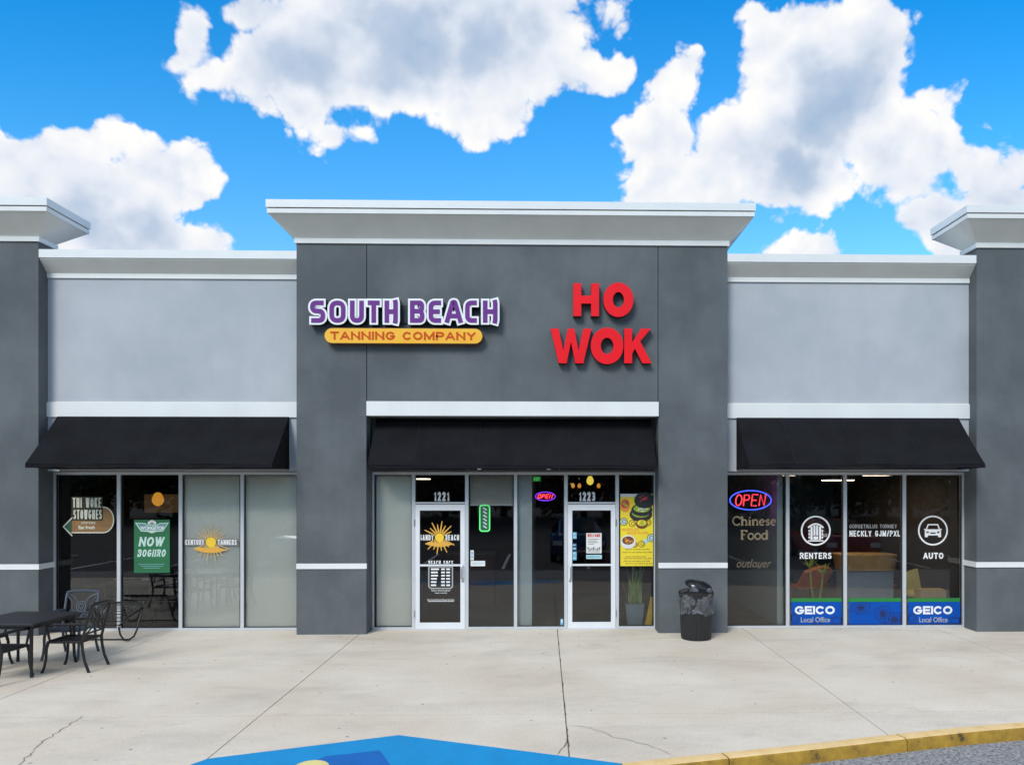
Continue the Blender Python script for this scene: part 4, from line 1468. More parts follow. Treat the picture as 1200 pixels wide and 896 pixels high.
def dish(px, py, rx, ry, rim_m, food_m, k, lb=None):
    a = MB(); X_, Z_ = at(px, py, YI); s_ = .0152
    a.disc(X_, Z_, rx * s_, ry * s_, YI - .002 - k * .002, YI - .0012 - k * .002, 24); d_ = a.build('bowl_picture', M[rim_m], t)
    a = MB(); a.disc(X_, Z_ + .2 * ry * s_, rx * s_ * .78, ry * s_ * .62, YI - .003 - k * .002, YI - .0022 - k * .002, 24); a.build('food_picture', M[food_m], d_)
    r_ = random.Random(k)
    a = MB()
    for q in range(16):
        th_, rr_ = r_.uniform(0, 6.28), r_.uniform(0, .8)
        a.disc(X_ + rx * s_ * .7 * rr_ * math.cos(th_), Z_ + .2 * ry * s_ + ry * s_ * .55 * rr_ * math.sin(th_), .016, .012, YI - .0036 - k * .002 - q * .0001, YI - .003 - k * .002, 7)
    a.build('garnish_picture', M[['ink_green', 'paper', 'ink_orange', 'ink_red'][k % 4]], d_)


dish(732.5, 592, 6, 8, 'ink_orange', 'ink_red', 0)
dish(751, 602.5, 13.5, 8.5, 'ink', 'ink_green', 1)
dish(752, 597, 12.5, 7.5, 'ink', 'ink_green', 5)
dish(755, 586, 12, 9.5, 'ink', 'ink', 7)
dish(736, 634.5, 9, 8, 'paper', 'ink_brown', 2)
dish(752, 613.5, 7, 5.5, 'ink_brown', 'poster_yellow', 4)
m_ = MB()
for cx, cy, r_ in ((731, 611, 4.4), (741, 613, 3.8), (750, 613.5, 4.2), (759, 612, 4.0), (752, 637, 3.6), (744, 638, 3.0), (763, 630, 4.4)):
    ring(m_, cx, cy, r_, .012, YI - .001); ring(m_, cx + .6, cy, r_ * .5, .010, YI - .0014)
m_.build('line_drawing', M['ink_brown'], t)
m_ = MB()
for cx, cy, r_ in ((731, 611, 3.6), (763, 630, 3.8), (757, 634, 3)):
    m_.disc(*at(cx, cy, YI - .0006), r_ * .015, r_ * .015, YI - .0007, YI - .0001, 16)
m_.build('tint_drawing', M['ink_cyan'], t)
m_ = MB(); caps_px(m_, 'NOODLES', 728.5, 618.5, 748.5, 622, YI - .0016, .0006, t=.2); caps_px(m_, 'HOUSE PLATES', 735, 622.8, 760, 625.6, YI - .0016, .0006, t=.2); m_.build('heading', M['ink_orange'], t)
m_ = MB()
for k, (a, b, yy) in enumerate(((733, 761, 642.6), (729.5, 764.5, 646.0), (733, 757, 651), (731, 764, 653.2), (731, 762, 656.4), (733, 765, 659.2))):
    text_px(m_, 'fresh hot wok dishes to go daily', a, yy, b, yy + 1.7, YI - .001, .0006, bold=.02)
m_.build('small_lettering', M['ink_brown'], t)


# roller shades
def shade(px0, px1, py0, py1, y, m, label, hem=True):
    x0, z1 = at(px0, py0, y); x1, z0 = at(px1, py1, y)
    t = thing('roller_shade', label, 'roller shade', ((x0 + x1) / 2, y, z0), 'roller shades behind the glass')
    b = MB(); nx, nz = 10, 24
    rr = random.Random(label)
    p1, p2 = rr.uniform(0, 6), rr.uniform(0, 6)
    for k in range(2):
        for j in range(nz + 1):
            for i in range(nx + 1):
                u, v = i / nx, j / nz
                b.v.append((x0 + (x1 - x0) * u, y + k * .003 + .007 * math.sin(5 * v + p1 + 2 * u) * v * (1 - v) * 3 + .003 * math.sin(9 * u + p2) * v, z1 + (z0 - z1) * v))
    n = (nx + 1) * (nz + 1)
    for j in range(nz):
        for i in range(nx):
            a = j * (nx + 1) + i
            b.f.append((a, a + 1, a + nx + 2, a + nx + 1)[::-1]); b.f.append((n + a, n + a + 1, n + a + nx + 2, n + a + nx + 1)); b.m += [0, 0]
    b.build('fabric', m, t, smooth=True)
    b = MB(); b.tube([(x0, y + .03, z1 + .012), (x1, y + .03, z1 + .012)], .024, 12); b.build('roller', m, t, smooth=True)
    b = MB(); b.box(x0, x1, y - .006, y + .010, z0 - .012, z0 + .012); b.build('hem_bar', M['wall_pale'], t)


YS = YG + .05
shade(215.2, 280.6, 558.8, 735.2, YS, M['shade'], 'pale sage roller shade behind the sunburst decal')
shade(287.6, 352, 558.8, 735.0, YS, M['shade'], 'pale sage roller shade, plain, beside the left column of the centre block')
shade(441.2, 482.2, 559.2, 733.2, YS, M['shade'], 'pale sage roller shade in the narrow window left of the 1221 door')
shade(550.8, 601.0, 558.5, 591.3, YS, M['shade2'], 'cream roller shade pulled only part way down beside the 1221 door')

# exit sign inside, pendants, ceiling lights
m_ = MB(); rect_px(m_, 624, 557.8, 634, 564, YG + 1.2, .05); caps_px(m_, 'EXIT', 625.5, 559, 632.5, 563, YG + 1.195, .004, mi=1)
X, Z = at(629, 564, YG + 1.2)
single('exit_sign', 'dim green EXIT sign high behind the glass left of the 1223 door', 'exit sign', m_, [M['exit_green'], M['neon_green']], (X, YG + 1.2, Z))


def pendant(px, py, y, rpx, m, label, bulb=False):
    X, Z = at(px, py, y); s_ = abs(at(px + 1, py, y)[0] - X) * rpx
    t = thing('pendant_lamp', label, 'pendant lamp', (X, y, Z), None)
    b = MB(); b.lathe([(.02, s_ * 1.3), (s_ * .6, s_ * 1.1), (s_ * .95, s_ * .3), (s_, -.3 * s_), (s_ * .7, -.9 * s_), (s_ * .2, -1.2 * s_)], (X, y, Z), 18); b.build('lamp_shade', m, t, smooth=True)
    b = MB(); b.tube([(X, y, Z + 1.25 * s_), (X, y, max(HEAD + .139, Z + 1.3 * s_))], .006, 6); b.build('cord', M['gasket'], t)


pendant(185, 585, YG + 2.2, 6.5, M['lamp_warm'], 'glowing amber globe lamp in front of the brown panel')
pendant(101.5, 638, YG + 3.5, 4.6, M['lamp_orange'], 'dim orange lamp shade hanging under the arrow board')
pendant(691.5, 563, YG + 1.6, 4.2, M['lamp_yellow'], 'bright yellow globe lamp above the 1223 number')
for px, lb in ((671.5, 'small amber bulb, leftmost behind the 1223 transom'), (679, 'small amber bulb, just left of the yellow globe lamp'), (701.5, 'small amber bulb right of the yellow globe lamp')):
    pendant(px, 569, YG + 2.6, 2.2, M['lamp_warm'], lb)
X, Z = at(185, 600, YG + 3)
m_ = MB(); poly_px(m_, [(161, 579), (226, 579), (226, 600.3), (166, 600.3)], YG + 3, .04)
single('menu_board', 'brown board on the back wall behind the amber globe lamp', 'board', m_, M['tan_panel'], (X, YG + 3, Z))


def ceiling_light(px, py, y, wpx, label, hgt=.03, dx=0):
    X, Z = at(px, py, y); X1 = at(px + wpx, py, y)[0]
    t = thing('ceiling_light', label, 'ceiling light', (X, y, Z), 'ceiling lights inside the shops')
    b = MB(); b.box(X, X1, y, y + .6, Z, Z + .012); b.build('diffuser', M['lamp_white'], t)
    b = MB(); b.box(X - .02, X1 + .02, y - .02, y + .62, Z + .013, HEAD + .139); b.build('housing', M['ceil'], t)


ceiling_light(486, 561.3, YG + 1.5, 13, 'long warm ceiling light behind the 1221 transom')
ceiling_light(927, 556.8, YG + .9, 14, 'warm ceiling light at the top left of the RENTERS window')
ceiling_light(975, 562.8, YG + 2.2, 26, 'warm ceiling light across the mullion right of the RENTERS window')
ceiling_light(1026, 556.9, YG + .9, 27, 'warm ceiling light above the NECKLY lettering')
ceiling_light(129, 578.8, YG + 2.6, 8, 'small ceiling light right of the arrow board')

# ------------------------------------------------------------------ patio furniture
def make_chair(label, m, loc, ang, group='wrought iron patio chairs', first=None):
    if first is not None:
        c = copy_tree(first)
        c.location = loc; c.rotation_euler = (0, 0, ang)
        tag(c, label, 'chair', group)
        return c
    t = thing('patio_chair', label, 'chair', (0, 0, 0), group)
    w, d, sz = .235, .235, .43
    # seat: hoop frame with flat slats
    b = MB()
    hoop = round_pts([(-w, -d), (w, -d), (w, d), (-w, d)], .06, True)
    b.tube([(x, y, sz - .012 * abs(x) / w) for x, y in hoop] + [(hoop[0][0], hoop[0][1], sz - .012 * abs(hoop[0][0]) / w)], 0.0169, 8, caps=False)
    for k in range(8):
        y = -d + .035 + k * (2 * d - .07) / 7
        pts = [(-w + .005, y, sz - .004), (-w * .4, y, sz - .016), (w * .4, y, sz - .016), (w - .005, y, sz - .004)]
        for p, q in zip(pts[:-1], pts[1:]):
            b.add([(p[0], y - .023, p[2]), (q[0], y - .023, q[2]), (q[0], y + .023, q[2]), (p[0], y + .023, p[2]),
                   (p[0], y - .023, p[2] - .006), (q[0], y - .023, q[2] - .006), (q[0], y + .023, q[2] - .006), (p[0], y + .023, p[2] - .006)],
                  [(0, 1, 2, 3), (7, 6, 5, 4), (0, 4, 5, 1), (2, 6, 7, 3)])
    b.build('seat', m, t, smooth=True)
    # back: raked posts, curved top rail, crossed curves and a centre ring
    def BK(x, z):     # rake of the back
        return (x, -d - .005 - (z - sz) * .24 - .05 * (z - sz) ** 2, z)
    b = MB()
    for s_ in (-1, 1):
        b.tube([BK(s_ * w, sz + i * .08) for i in range(6)] + [BK(s_ * w * .99, .91)], 0.0182, 8)
    b.tube([BK(w * u, .915 + .018 * (1 - u * u)) for u in [(-1 + i / 8) for i in range(17)]], 0.0208, 8)
    b.tube([BK(w * u, .52) for u in (-1, -.5, 0, .5, 1)], 0.0130, 8)
    rc = .70
    b.tube([BK(.068 * math.cos(2 * PI * k / 18), rc + .075 * math.sin(2 * PI * k / 18)) for k in range(19)], 0.0117, 7, caps=False)
    b.tube([BK(.034 * math.cos(2 * PI * k / 14), rc + .038 * math.sin(2 * PI * k / 14)) for k in range(15)], 0.0104, 6, caps=False)
    for sx in (-1, 1):
        for sz_ in (-1, 1):
            p0 = Vector((sx * w * .98, rc + sz_ * .19)); p2 = Vector((sx * .05, rc + sz_ * .052)); p1 = Vector((sx * w * .45, rc + sz_ * .17))
            b.tube([BK(*(p0 * (1 - q) ** 2 + p1 * 2 * q * (1 - q) + p2 * q * q)) for q in [i / 6 for i in range(7)]], 0.0117, 7)
        b.tube([BK(sx * w * (1 - .45 * math.sin(PI * i / 8)), .54 + .34 * i / 8) for i in range(9)], 0.0104, 6)
    b.build('backrest', m, t, smooth=True)
    for sx in (-1, 1):
        b = MB()     # front leg, sabre curved
        b.tube([(sx * w, d - .02, sz), (sx * (w + .006), d + .006, .33), (sx * (w + .006), d + .010, .2), (sx * (w + .012), d + .03, .08), (sx * (w + .018), d + .06, .0)], 0.0208, 8, rr=[0.0216, 0.0204, 0.0180, 0.0168, 0.0192])
        b.build('leg', m, t, smooth=True)
        b = MB()
        b.tube([(sx * w, -d, sz), (sx * w, -d - .01, .3), (sx * w, -d - .04, .15), (sx * (w + .005), -d - .10, .0)], 0.0208, 8, rr=[0.0216, 0.0192, 0.0180, 0.0204])
        b.build('leg', m, t, smooth=True)
        b = MB()     # arm rest rolling over into its front support
        b.tube([BK(sx * w, .66), (sx * (w + .03), -d + .06, .665), (sx * (w + .035), .02, .665), (sx * (w + .03), d - .05, .655), (sx * (w + .025), d - .005, .615), (sx * (w + .012), d - .02, .55), (sx * w, d - .04, .43)], 0.0182, 8,
               rr=[0.0144, 0.0192, 0.0216, 0.0216, 0.0204, 0.0168, 0.0144])
        b.build('armrest', m, t, smooth=True)
    t.location = loc; t.rotation_euler = (0, 0, ang)
    return t


def make_table(label, loc, ang, first=None):
    t = thing('patio_table', label, 'table', (0, 0, 0))
    b = MB()
    a = .50
    pts = round_pts([(-a, -a), (a, -a), (a, a), (-a, a)], .035, True)
    n = len(pts)
    vs = [(x * .985, y * .985, .724) for x, y in pts] + [(x, y, .716) for x, y in pts] + [(x, y, .694) for x, y in pts]
    b.add(vs, [tuple(range(n)), tuple(2 * n + i for i in reversed(range(n)))] + [(n + i, n + (i + 1) % n, (i + 1) % n, i) for i in range(n)] + [(2 * n + i, 2 * n + (i + 1) % n, n + (i + 1) % n, n + i) for i in range(n)])
    b.build('tabletop', M['tabletop'], t)
    b = MB()
    for s_ in (-1, 1):
        b.box(-.42, .42, s_ * .42 - .012, s_ * .42 + .012, .64, .693); b.box(s_ * .42 - .012, s_ * .42 + .012, -.407, .407, .641, .692)
    b.build('apron', M['iron'], t)
    for sx in (-1, 1):
        for sy in (-1, 1):
            b = MB()
            b.tube([(sx * .42, sy * .42, .69), (sx * .42, sy * .42, .25), (sx * .425, sy * .425, .1), (sx * .44, sy * .44, 0)], .022, 8, rr=[.024, .021, .019, .024])
            b.build('leg', M['iron'], t, smooth=True)
    t.location = loc; t.rotation_euler = (0, 0, ang)
    return t


make_table('square black metal patio table on the walkway by the left pier', (-7.27, 10.92, 0), R(-4))
CH = make_chair('black iron chair closest to the camera, tucked under the near side of the patio table', M['iron'], (-7.20, 10.30, 0), R(-4))
make_chair('black iron chair on the right of the patio table, its back toward the doors', None, (-6.58, 10.93, 0), R(90), first=CH)
make_chair('black iron chair on the left of the patio table, cut by the picture edge', None, (-7.94, 10.98, 0), R(-88), first=CH)
mb_blue = make_chair('slate blue iron chair on the far side of the patio table, against the glass', M['iron_blue'], (-7.12, 11.72, 0), R(184))

# low slatted lounge seat lying behind the table, by the glass
t = thing('slatted_lounger', 'low slatted black metal lounger with a curved runner, between the patio chairs and the glass', 'lounger', (-7.2, 12.95, 0))
b = MB()
for k in range(9):
    y = 12.62 + k * .085
    z = .30 + .10 * math.sin(k / 8 * 2.2) + .02 * k
    b.box(-7.72, -6.86, y - .018, y + .018, z - .005, z + .005)
b.build('seat', M['iron'], t)
for xx in (-7.72, -6.86):
    b = MB()
    b.tube([(xx, 12.56, .28), (xx, 12.60, .15), (xx, 12.72, .035), (xx, 12.86, .016), (xx, 13.02, .04), (xx, 13.12, .14), (xx, 13.20, .30), (xx, 13.34, .56)], .015, 8)
    b.tube([(xx, 12.58, .30), (xx, 12.8, .385), (xx, 13.0, .42), (xx, 13.2, .45), (xx, 13.30, .48)], .015, 8)
    b.build('runner', M['iron'], t, smooth=True)
b = MB(); b.tube([(-7.72, 13.34, .56), (-6.86, 13.34, .56)], .015, 8); b.tube([(-7.72, 12.86, .02), (-6.86, 12.86, .02)], .012, 8)
b.build('crossbar', M['iron'], t, smooth=True)

# restaurant furniture behind the dark glass
t2 = make_table('dark table with white papers on it, inside behind the arrow board window', (-7.9, 15.2, .012), 0)
for (x, y, a, lb) in ((-7.3, 15.9, 180, 'dark iron chair inside, behind the table with papers'), (-7.05, 15.2, 90, 'dark iron chair inside, right of the table with papers'),
                      (-6.98, 14.45, 20, 'dark iron chair inside, just behind the green poster'), (-8.4, 14.9, -90, 'dark iron chair inside, at the left end of the table with papers')):
    make_chair(lb, None, (x, y, .012), R(a), 'iron chairs inside the dark restaurant', first=CH)
t = thing('paper_stack', 'loose white papers on the dark table inside', 'papers', (-7.8, 15.15, .737))
rnd = random.Random(5)
for k in range(6):
    b = MB(); a = rnd.uniform(0, 3); cx, cy = -7.85 + rnd.uniform(-.3, .3), 15.1 + rnd.uniform(-.2, .2)
    c, s_ = math.cos(a), math.sin(a)
    pts = [(cx + u * c * .15 - v * s_ * .1, cy + u * s_ * .15 + v * c * .1) for u, v in ((-1, -1), (1, -1), (1, 1), (-1, 1))]
    z = .738 + k * .006
    b.add([(x, y, z) for x, y in pts] + [(x, y, z + .004) for x, y in pts], [(3, 2, 1, 0), (4, 5, 6, 7), (0, 1, 5, 4), (1, 2, 6, 5), (2, 3, 7, 6), (3, 0, 4, 7)])
    b.build('sheet', M['paper'], t)

# ------------------------------------------------------------------ trash can
tx, ty = ag(818.8, 750.8)
ty += .22
t = thing('trash_can', 'black trash can with clear bag and tilted glossy lid before the right column', 'trash can', (tx, ty, 0))
b = MB()
seg = 96
prof_ = [(.235, 0), (.245, .012), (.247, .05), (.262, .45), (.272, .70), (.285, .71), (.285, .745), (.27, .75), (.262, .70), (.24, .05), (0.0, .045)]
o = len(b.v)
for i, (r, z) in enumerate(prof_):
    for k in range(seg):
        q = r + (.006 if (k % 4 < 2 and 2 <= i <= 4) else 0)
        th = 2 * PI * k / seg
        b.v.append((tx + q * math.cos(th), ty + q * math.sin(th), z))
for i in range(len(prof_) - 1):
    for k in range(seg):
        k2 = (k + 1) % seg
        b.f.append((o + i * seg + k, o + i * seg + k2, o + (i + 1) * seg + k2, o + (i + 1) * seg + k)); b.m.append(0)
b.build('bin_body', M['bin'], t)
b = MB()
rnd = random.Random(11)
nz, ns = 12, 72
off = [[rnd.uniform(-.010, .012) for _ in range(ns)] for _ in range(nz + 1)]
for j in range(nz + 1):
    v = j / nz
    for k in range(ns):
        th = 2 * PI * k / ns
        r = .286 - .010 * v + off[j][k] * (1 if 0 < j else .3) + .010 * math.sin(5 * th + 3 * v)
        z = .775 - .335 * v + (.022 * math.sin(3 * th + 1) + .014 * math.sin(7 * th)) * v
        b.v.append((tx + r * math.cos(th), ty + r * math.sin(th), z))
for j in range(nz):
    for k in range(ns):
        k2 = (k + 1) % ns
        b.f.append((j * ns + k2, j * ns + k, (j + 1) * ns + k, (j + 1) * ns + k2)); b.m.append(0)
b.build('bin_bag', M['bag'], t, smooth=True)
b = MB()
b.lathe([(.288, .735), (.296, .75), (.296, .79), (.285, .80), (.20, .83), (.14, .838), (.05, .838)], (tx, ty, 0), 48)
b.build('rim', M['lid'], t, smooth=True)
# tilted dome lid with its swing opening
b = MB()
Lm = Matrix.Translation((tx + .035, ty - .03, .885)) @ Matrix.Rotation(R(20), 4, 'Y') @ Matrix.Rotation(R(14), 4, 'X')
nn = 28
o = 0
pr = [(.19, -.03), (.208, -.012), (.20, .02), (.17, .055), (.11, .082), (.04, .092)]
for r, z in pr:
    for k in range(nn):
        th = 2 * PI * k / nn
        rr_ = r * (1 + .05 * math.cos(2 * th))
        b.v.append(tuple(Lm @ Vector((rr_ * 1.12 * math.cos(th), rr_ * .92 * math.sin(th), z + .012 * math.cos(th)))))
for i in range(len(pr) - 1):
    for k in range(nn):
        k2 = (k + 1) % nn
        b.f.append((i * nn + k, i * nn + k2, (i + 1) * nn + k2, (i + 1) * nn + k)); b.m.append(0)
b.f.append(tuple(reversed(range(nn)))); b.m.append(0)
b.f.append(tuple((len(pr) - 1) * nn + k for k in range(nn))); b.m.append(0)
b.build('lid', M['lid'], t, smooth=True)
b = MB()
for a, c in (((-.13, -.20, .80), (-.08, -.15, .93)), ((-.05, -.24, .80), (-.10, -.14, .91)), ((.15, -.2, .80), (.17, -.14, .87))):
    p, q = Vector(a) + Vector((tx, ty, 0)), Vector(c) + Vector((tx, ty, 0))
    m_ = (p + q) / 2 + Vector((.02, -.03, 0))
    b.add([tuple(p + Vector((-.04, 0, 0))), tuple(p + Vector((.04, -.01, 0))), tuple(m_ + Vector((.045, 0, 0))), tuple(m_ - Vector((.03, 0, 0))), tuple(q + Vector((.03, 0, 0))), tuple(q - Vector((.02, 0, 0)))],
          [(0, 1, 2, 3), (3, 2, 4, 5)])
b.build('bag_tuck', M['bag'], t, smooth=True)


# ------------------------------------------------------------------ potted plants and office furniture
def blade(b, base, ang, tilt, ln, w, bend, n=8, mi=0):
    base = Vector(base)
    d = Vector((math.cos(ang), math.sin(ang), 0)); s_ = Vector((-math.sin(ang), math.cos(ang), 0))
    o = len(b.v)
    p = base.copy()
    for i in range(n + 1):
        u = i / n
        a = tilt + bend * u
        if i: p = p + (d * math.sin(a) + Vector((0, 0, 1)) * math.cos(a)) * (ln / n)
        ww = w * (math.sin(PI * min(1, .25 + .75 * (1 - u))) ** .6 if u < .98 else .04)
        ww = w * max(.04, (1 - u ** 2.4)) * (.6 + .4 * min(1, u * 4))
        nrm = d * math.cos(a) - Vector((0, 0, 1)) * math.sin(a)
        b.v += [tuple(p - s_ * ww), tuple(p + nrm * ww * .35), tuple(p + s_ * ww)]
    for i in range(n):
        a = o + 3 * i
        b.f += [(a, a + 1, a + 4, a + 3), (a + 1, a + 2, a + 5, a + 4)]; b.m += [mi, mi]


px_, pz_ = at(743, 705, YG + .45)
yp = YG + .45
t = thing('potted_plant', 'snake plant in a slate blue square planter behind the glass beside the right column', 'plant', (px_, yp, .012))
b = MB()
hb, ht, hh = .13, .175, .38
vs = [(px_ + s_x * h_, yp + s_y * h_, z) for z, h_ in ((.012, hb), (.012 + hh, ht), (.012 + hh, ht - .02), (.012 + hh - .05, ht - .025)) for s_x, s_y in ((-1, -1), (1, -1), (1, 1), (-1, 1))]
fs = [(3, 2, 1, 0)] + [(4 * j + k, 4 * j + (k + 1) % 4, 4 * j + 4 + (k + 1) % 4, 4 * j + 4 + k) for j in range(3) for k in range(4)]
b.add(vs, fs); pot = b.build('planter', M['pot'], t)
b = MB(); b.box(px_ - .148, px_ + .148, yp - .148, yp + .148, .32, .345); b.build('soil', M['soil'], pot)
b = MB(); rnd = random.Random(4)
for k in range(30):
    a = rnd.uniform(0, 2 * PI)
    blade(b, (px_ + rnd.uniform(-.11, .11), yp + rnd.uniform(-.1, .1), .345), a, rnd.uniform(.0, .22), rnd.uniform(.45, .9), rnd.uniform(.024, .040), rnd.uniform(-.05, .35))
b.build('leaves', M['leaf'], t, smooth=True)
# folded yellow floor sign leaning behind the column edge
x0, z0 = at(757, 731, YG + .3); x1, z1 = at(766, 702, YG + .3)
t = thing('floor_sign', 'yellow plastic floor sign leaning beside the snake plant', 'floor sign', (x0, YG + .3, .012))
b = MB()
b.prism([(x0 - .02, .012), (x0 + .10, .012), (x1 + .03, z1 + .05), (x1 - .06, z1 + .05)], YG + .28, YG + .31); b.build('panel', M['yellow_plastic'], t)
b = MB()
b.prism([(x0 - .01, .012), (x0 + .09, .012), (x1 + .02, z1 + .03), (x1 - .05, z1 + .03)], YG + .33, YG + .355); b.build('rear_panel', M['yellow_plastic'], t)

# lime plant standing in a pot behind the blue panel
lx, lz = at(957, 700, YG + .5)
t = thing('potted_plant', 'small lime green plant above the left blue window panel', 'plant', (lx, YG + .5, .012))
b = MB(); b.lathe([(.10, 0), (.14, .30), (.145, .34), (.12, .34), (.11, .30)], (lx, YG + .5, .012), 20); b.build('pot', M['pot'], t, smooth=True)
b = MB(); b.lathe([(.11, .29), (.02, .31)], (lx, YG + .5, .012), 20); b.build('soil', M['soil'], t)
b = MB(); rnd = random.Random(9)
for dx, hz, n in ((-.13, 1.02, 9), (.12, .90, 9)):
    top = Vector((lx + dx, YG + .5, hz))
    b.tube([(lx + dx * .2, YG + .5, .3), (lx + dx * .7, YG + .5, .6), tuple(top)], .014, 6)
    for k in range(n):
        a = 2 * PI * k / n + .3
        blade(b, tuple(top), a, .35 + (k % 3) * .3, .27 + .05 * (k % 2), .019, .5, 7)
b.build('leaves', M['leaf_lime'], t, smooth=True)

# console behind the blue panels, cardboard box on it
cx0, cx1 = ax(1000, YG + .5), ax(1120, YG + .5)
zc_ = az(705, YG + .45, 1090)
t = thing('console_table', 'low grey console behind the blue window panels', 'console', ((cx0 + cx1) / 2, YG + .5, .012))
b = MB(); b.box(cx0, cx1, YG + .3, YG + .72, zc_ - .03, zc_); b.build('top', M['cabinet'], t)
for xx in (cx0 + .03, cx1 - .06):
    b = MB(); b.box(xx, xx + .03, YG + .33, YG + .69, .012, zc_ - .031); b.build('leg', M['cabinet'], t)
bx0, bz1 = at(1079, 690.8, YG + .4); bx1, _ = at(1109, 690.8, YG + .4)
b = MB(); b.box(bx0, bx1, YG + .4, YG + .66, zc_ + .001, bz1); b.box((bx0 + bx1) / 2 - .03, (bx0 + bx1) / 2 + .03, YG + .398, YG + .662, zc_ + .003, bz1 + .002, 1)
single('cardboard_box', 'plain cardboard box on the console above the right blue panel', 'box', b, [M['card'], M['wood_table']], ((bx0 + bx1) / 2, YG + .5, zc_))


def armchair(px, y, py_seat, m, label, w=.38, rot=0.0):
    X = ax(px, y)
    t = thing('armchair', label, 'armchair', (0, 0, 0), None)
    sz = .42
    b = MB()     # moulded shell: seat flowing into the curved back
    nu, nv = 14, 12
    for lay in (0, 1):
        for j in range(nv + 1):
            v = j / nv
            for i in range(nu + 1):
                u = -1 + 2 * i / nu
                if v < .5:
                    yy = .30 - v * 2 * .52; zz = sz + .05 * u * u * (.3 + v)
                else:
                    q = (v - .5) * 2
                    yy = -.22 - .16 * q + .14 * u * u * (1 - .3 * q); zz = sz + .02 + .44 * q - .10 * u * u * q
                    zz += .05 * u * u * .8 * (1 - q)
                xx = w * u * (1 - .10 * v * v)
                b.v.append((xx, yy - .05 * lay * v, zz - .05 * lay))
    n = (nu + 1) * (nv + 1)
    for j in range(nv):
        for i in range(nu):
            a = j * (nu + 1) + i
            b.f += [(a, a + 1, a + nu + 2, a + nu + 1), (n + a + nu + 1, n + a + nu + 2, n + a + 1, n + a)]; b.m += [0, 0]
    rim_ = [i for i in range(nu + 1)] + [j * (nu + 1) + nu for j in range(1, nv + 1)] + [nv * (nu + 1) + i for i in range(nu - 1, -1, -1)] + [j * (nu + 1) for j in range(nv - 1, 0, -1)]
    for k in range(len(rim_)):
        a, c = rim_[k], rim_[(k + 1) % len(rim_)]
        b.f.append((a, n + a, n + c, c)); b.m.append(0)
    b.build('shell', m, t, smooth=True)
    for sx in (-1, 1):
        for sy in (-1, 1):
            b = MB(); b.tube([(sx * .18, sy * .16 - .02, sz - .04), (sx * .27, sy * .24 - .02, 0)], .014, 8); b.build('leg', M['iron'], t)
    t.location = (X, y, .012); t.rotation_euler = (0, 0, rot)
    return t


armchair(947, 16.2, 0, M['orange_chair'], 'rust orange shell chair behind the lime plant', .42, R(25))
armchair(1050, 16.6, 0, M['orange_chair'], 'rust orange shell chair behind the NECKLY window, right of the oak table', .44, R(150))
armchair(1087, 15.0, 0, M['mustard'], 'olive mustard shell chair behind the AUTO window', .40, R(165))
X = ax(1013, 16.0)
t = thing('desk', 'rounded oak desk with blue grey front behind the NECKLY window', 'desk', (X, 16.0, .012))
b = MB()
pts = round_pts([(-.62, -.35), (.62, -.35), (.62, .35), (-.62, .35)], .25, True)
n = len(pts)
for z0, z1, q in ((.80, 1.12, 1.0),):
    b.add([(X + x * .92, 16 + y * .92, z0) for x, y in pts] + [(X + x, 16 + y, z1) for x, y in pts], [tuple(reversed(range(n))), tuple(n + i for i in range(n))] + [(i, (i + 1) % n, n + (i + 1) % n, n + i) for i in range(n)])
b.build('top', M['wood_table'], t)
b = MB(); b.box(X - .50, X + .50, 15.75, 16.25, .012, .795); b.build('cabinet', M['slate'], t)
# shelf unit and cabinets against the back
X = ax(1060, 19.5)
t = thing('shelf_unit', 'grey shelf unit with boxes at the back of the office', 'shelf', (X, 19.5, .012))
b = MB()
for k in range(5):
    b.box(X - 1.6, X + 1.6, 19.3, 19.75, .012 + k * .55, .042 + k * .55)
for k in range(5):
    b.box(X - 1.6 + k * .79, X - 1.56 + k * .79, 19.302, 19.748, .045, 2.21)
b.build('frame', M['cabinet'], t)
rnd = random.Random(8)
for k in range(9):
    r_, c_i = k % 3 + 1, k // 3
    x = X - 1.45 + c_i * 1.05 + rnd.uniform(0, .12)
    b = MB(); b.box(x, x + rnd.uniform(.2, .45), 19.36, 19.68, .043 + r_ * .55, .043 + r_ * .55 + rnd.uniform(.15, .38)); b.build('box', M[['card', 'slate', 'paper'][k % 3]], t)
X0, X1 = ax(930, 19.9), ax(1010, 19.9)
b = MB(); b.box(X0, X1, 19.90, 19.96, .012, 2.6); 
single('accent_panel', 'dark blue accent panel at the back of the office, behind the RENTERS window', 'wall panel', b, M['blue_wall'], (X0, 19.9, .012))
# takeaway counter behind the doors
X0, X1 = ax(668, 18), ax(900, 18)
t = thing('counter', 'dark maroon order counter at the back, behind the 1223 door', 'counter', ((X0 + X1) / 2, 18, .012))
b = MB(); b.box(X0, X1, 17.9, 18.5, .012, 1.0); b.build('front', M['wall_maroon'], t)
b = MB(); b.box(X0 - .03, X1 + .03, 17.86, 18.54, 1.0, 1.05); b.build('top', M['wood_table'], t)
X0 = ax(574, 16.5)
t = thing('counter', 'maroon reception counter behind the part shaded window', 'counter', (X0, 16.5, .012))
b = MB(); b.box(X0 - .9, X0 + .1, 16.4, 16.9, .012, 1.08); b.build('front', M['wall_maroon'], t)
b = MB(); b.box(X0 - .93, X0 + .13, 16.36, 16.94, 1.08, 1.12); b.build('top', M['floor_dark'], t)

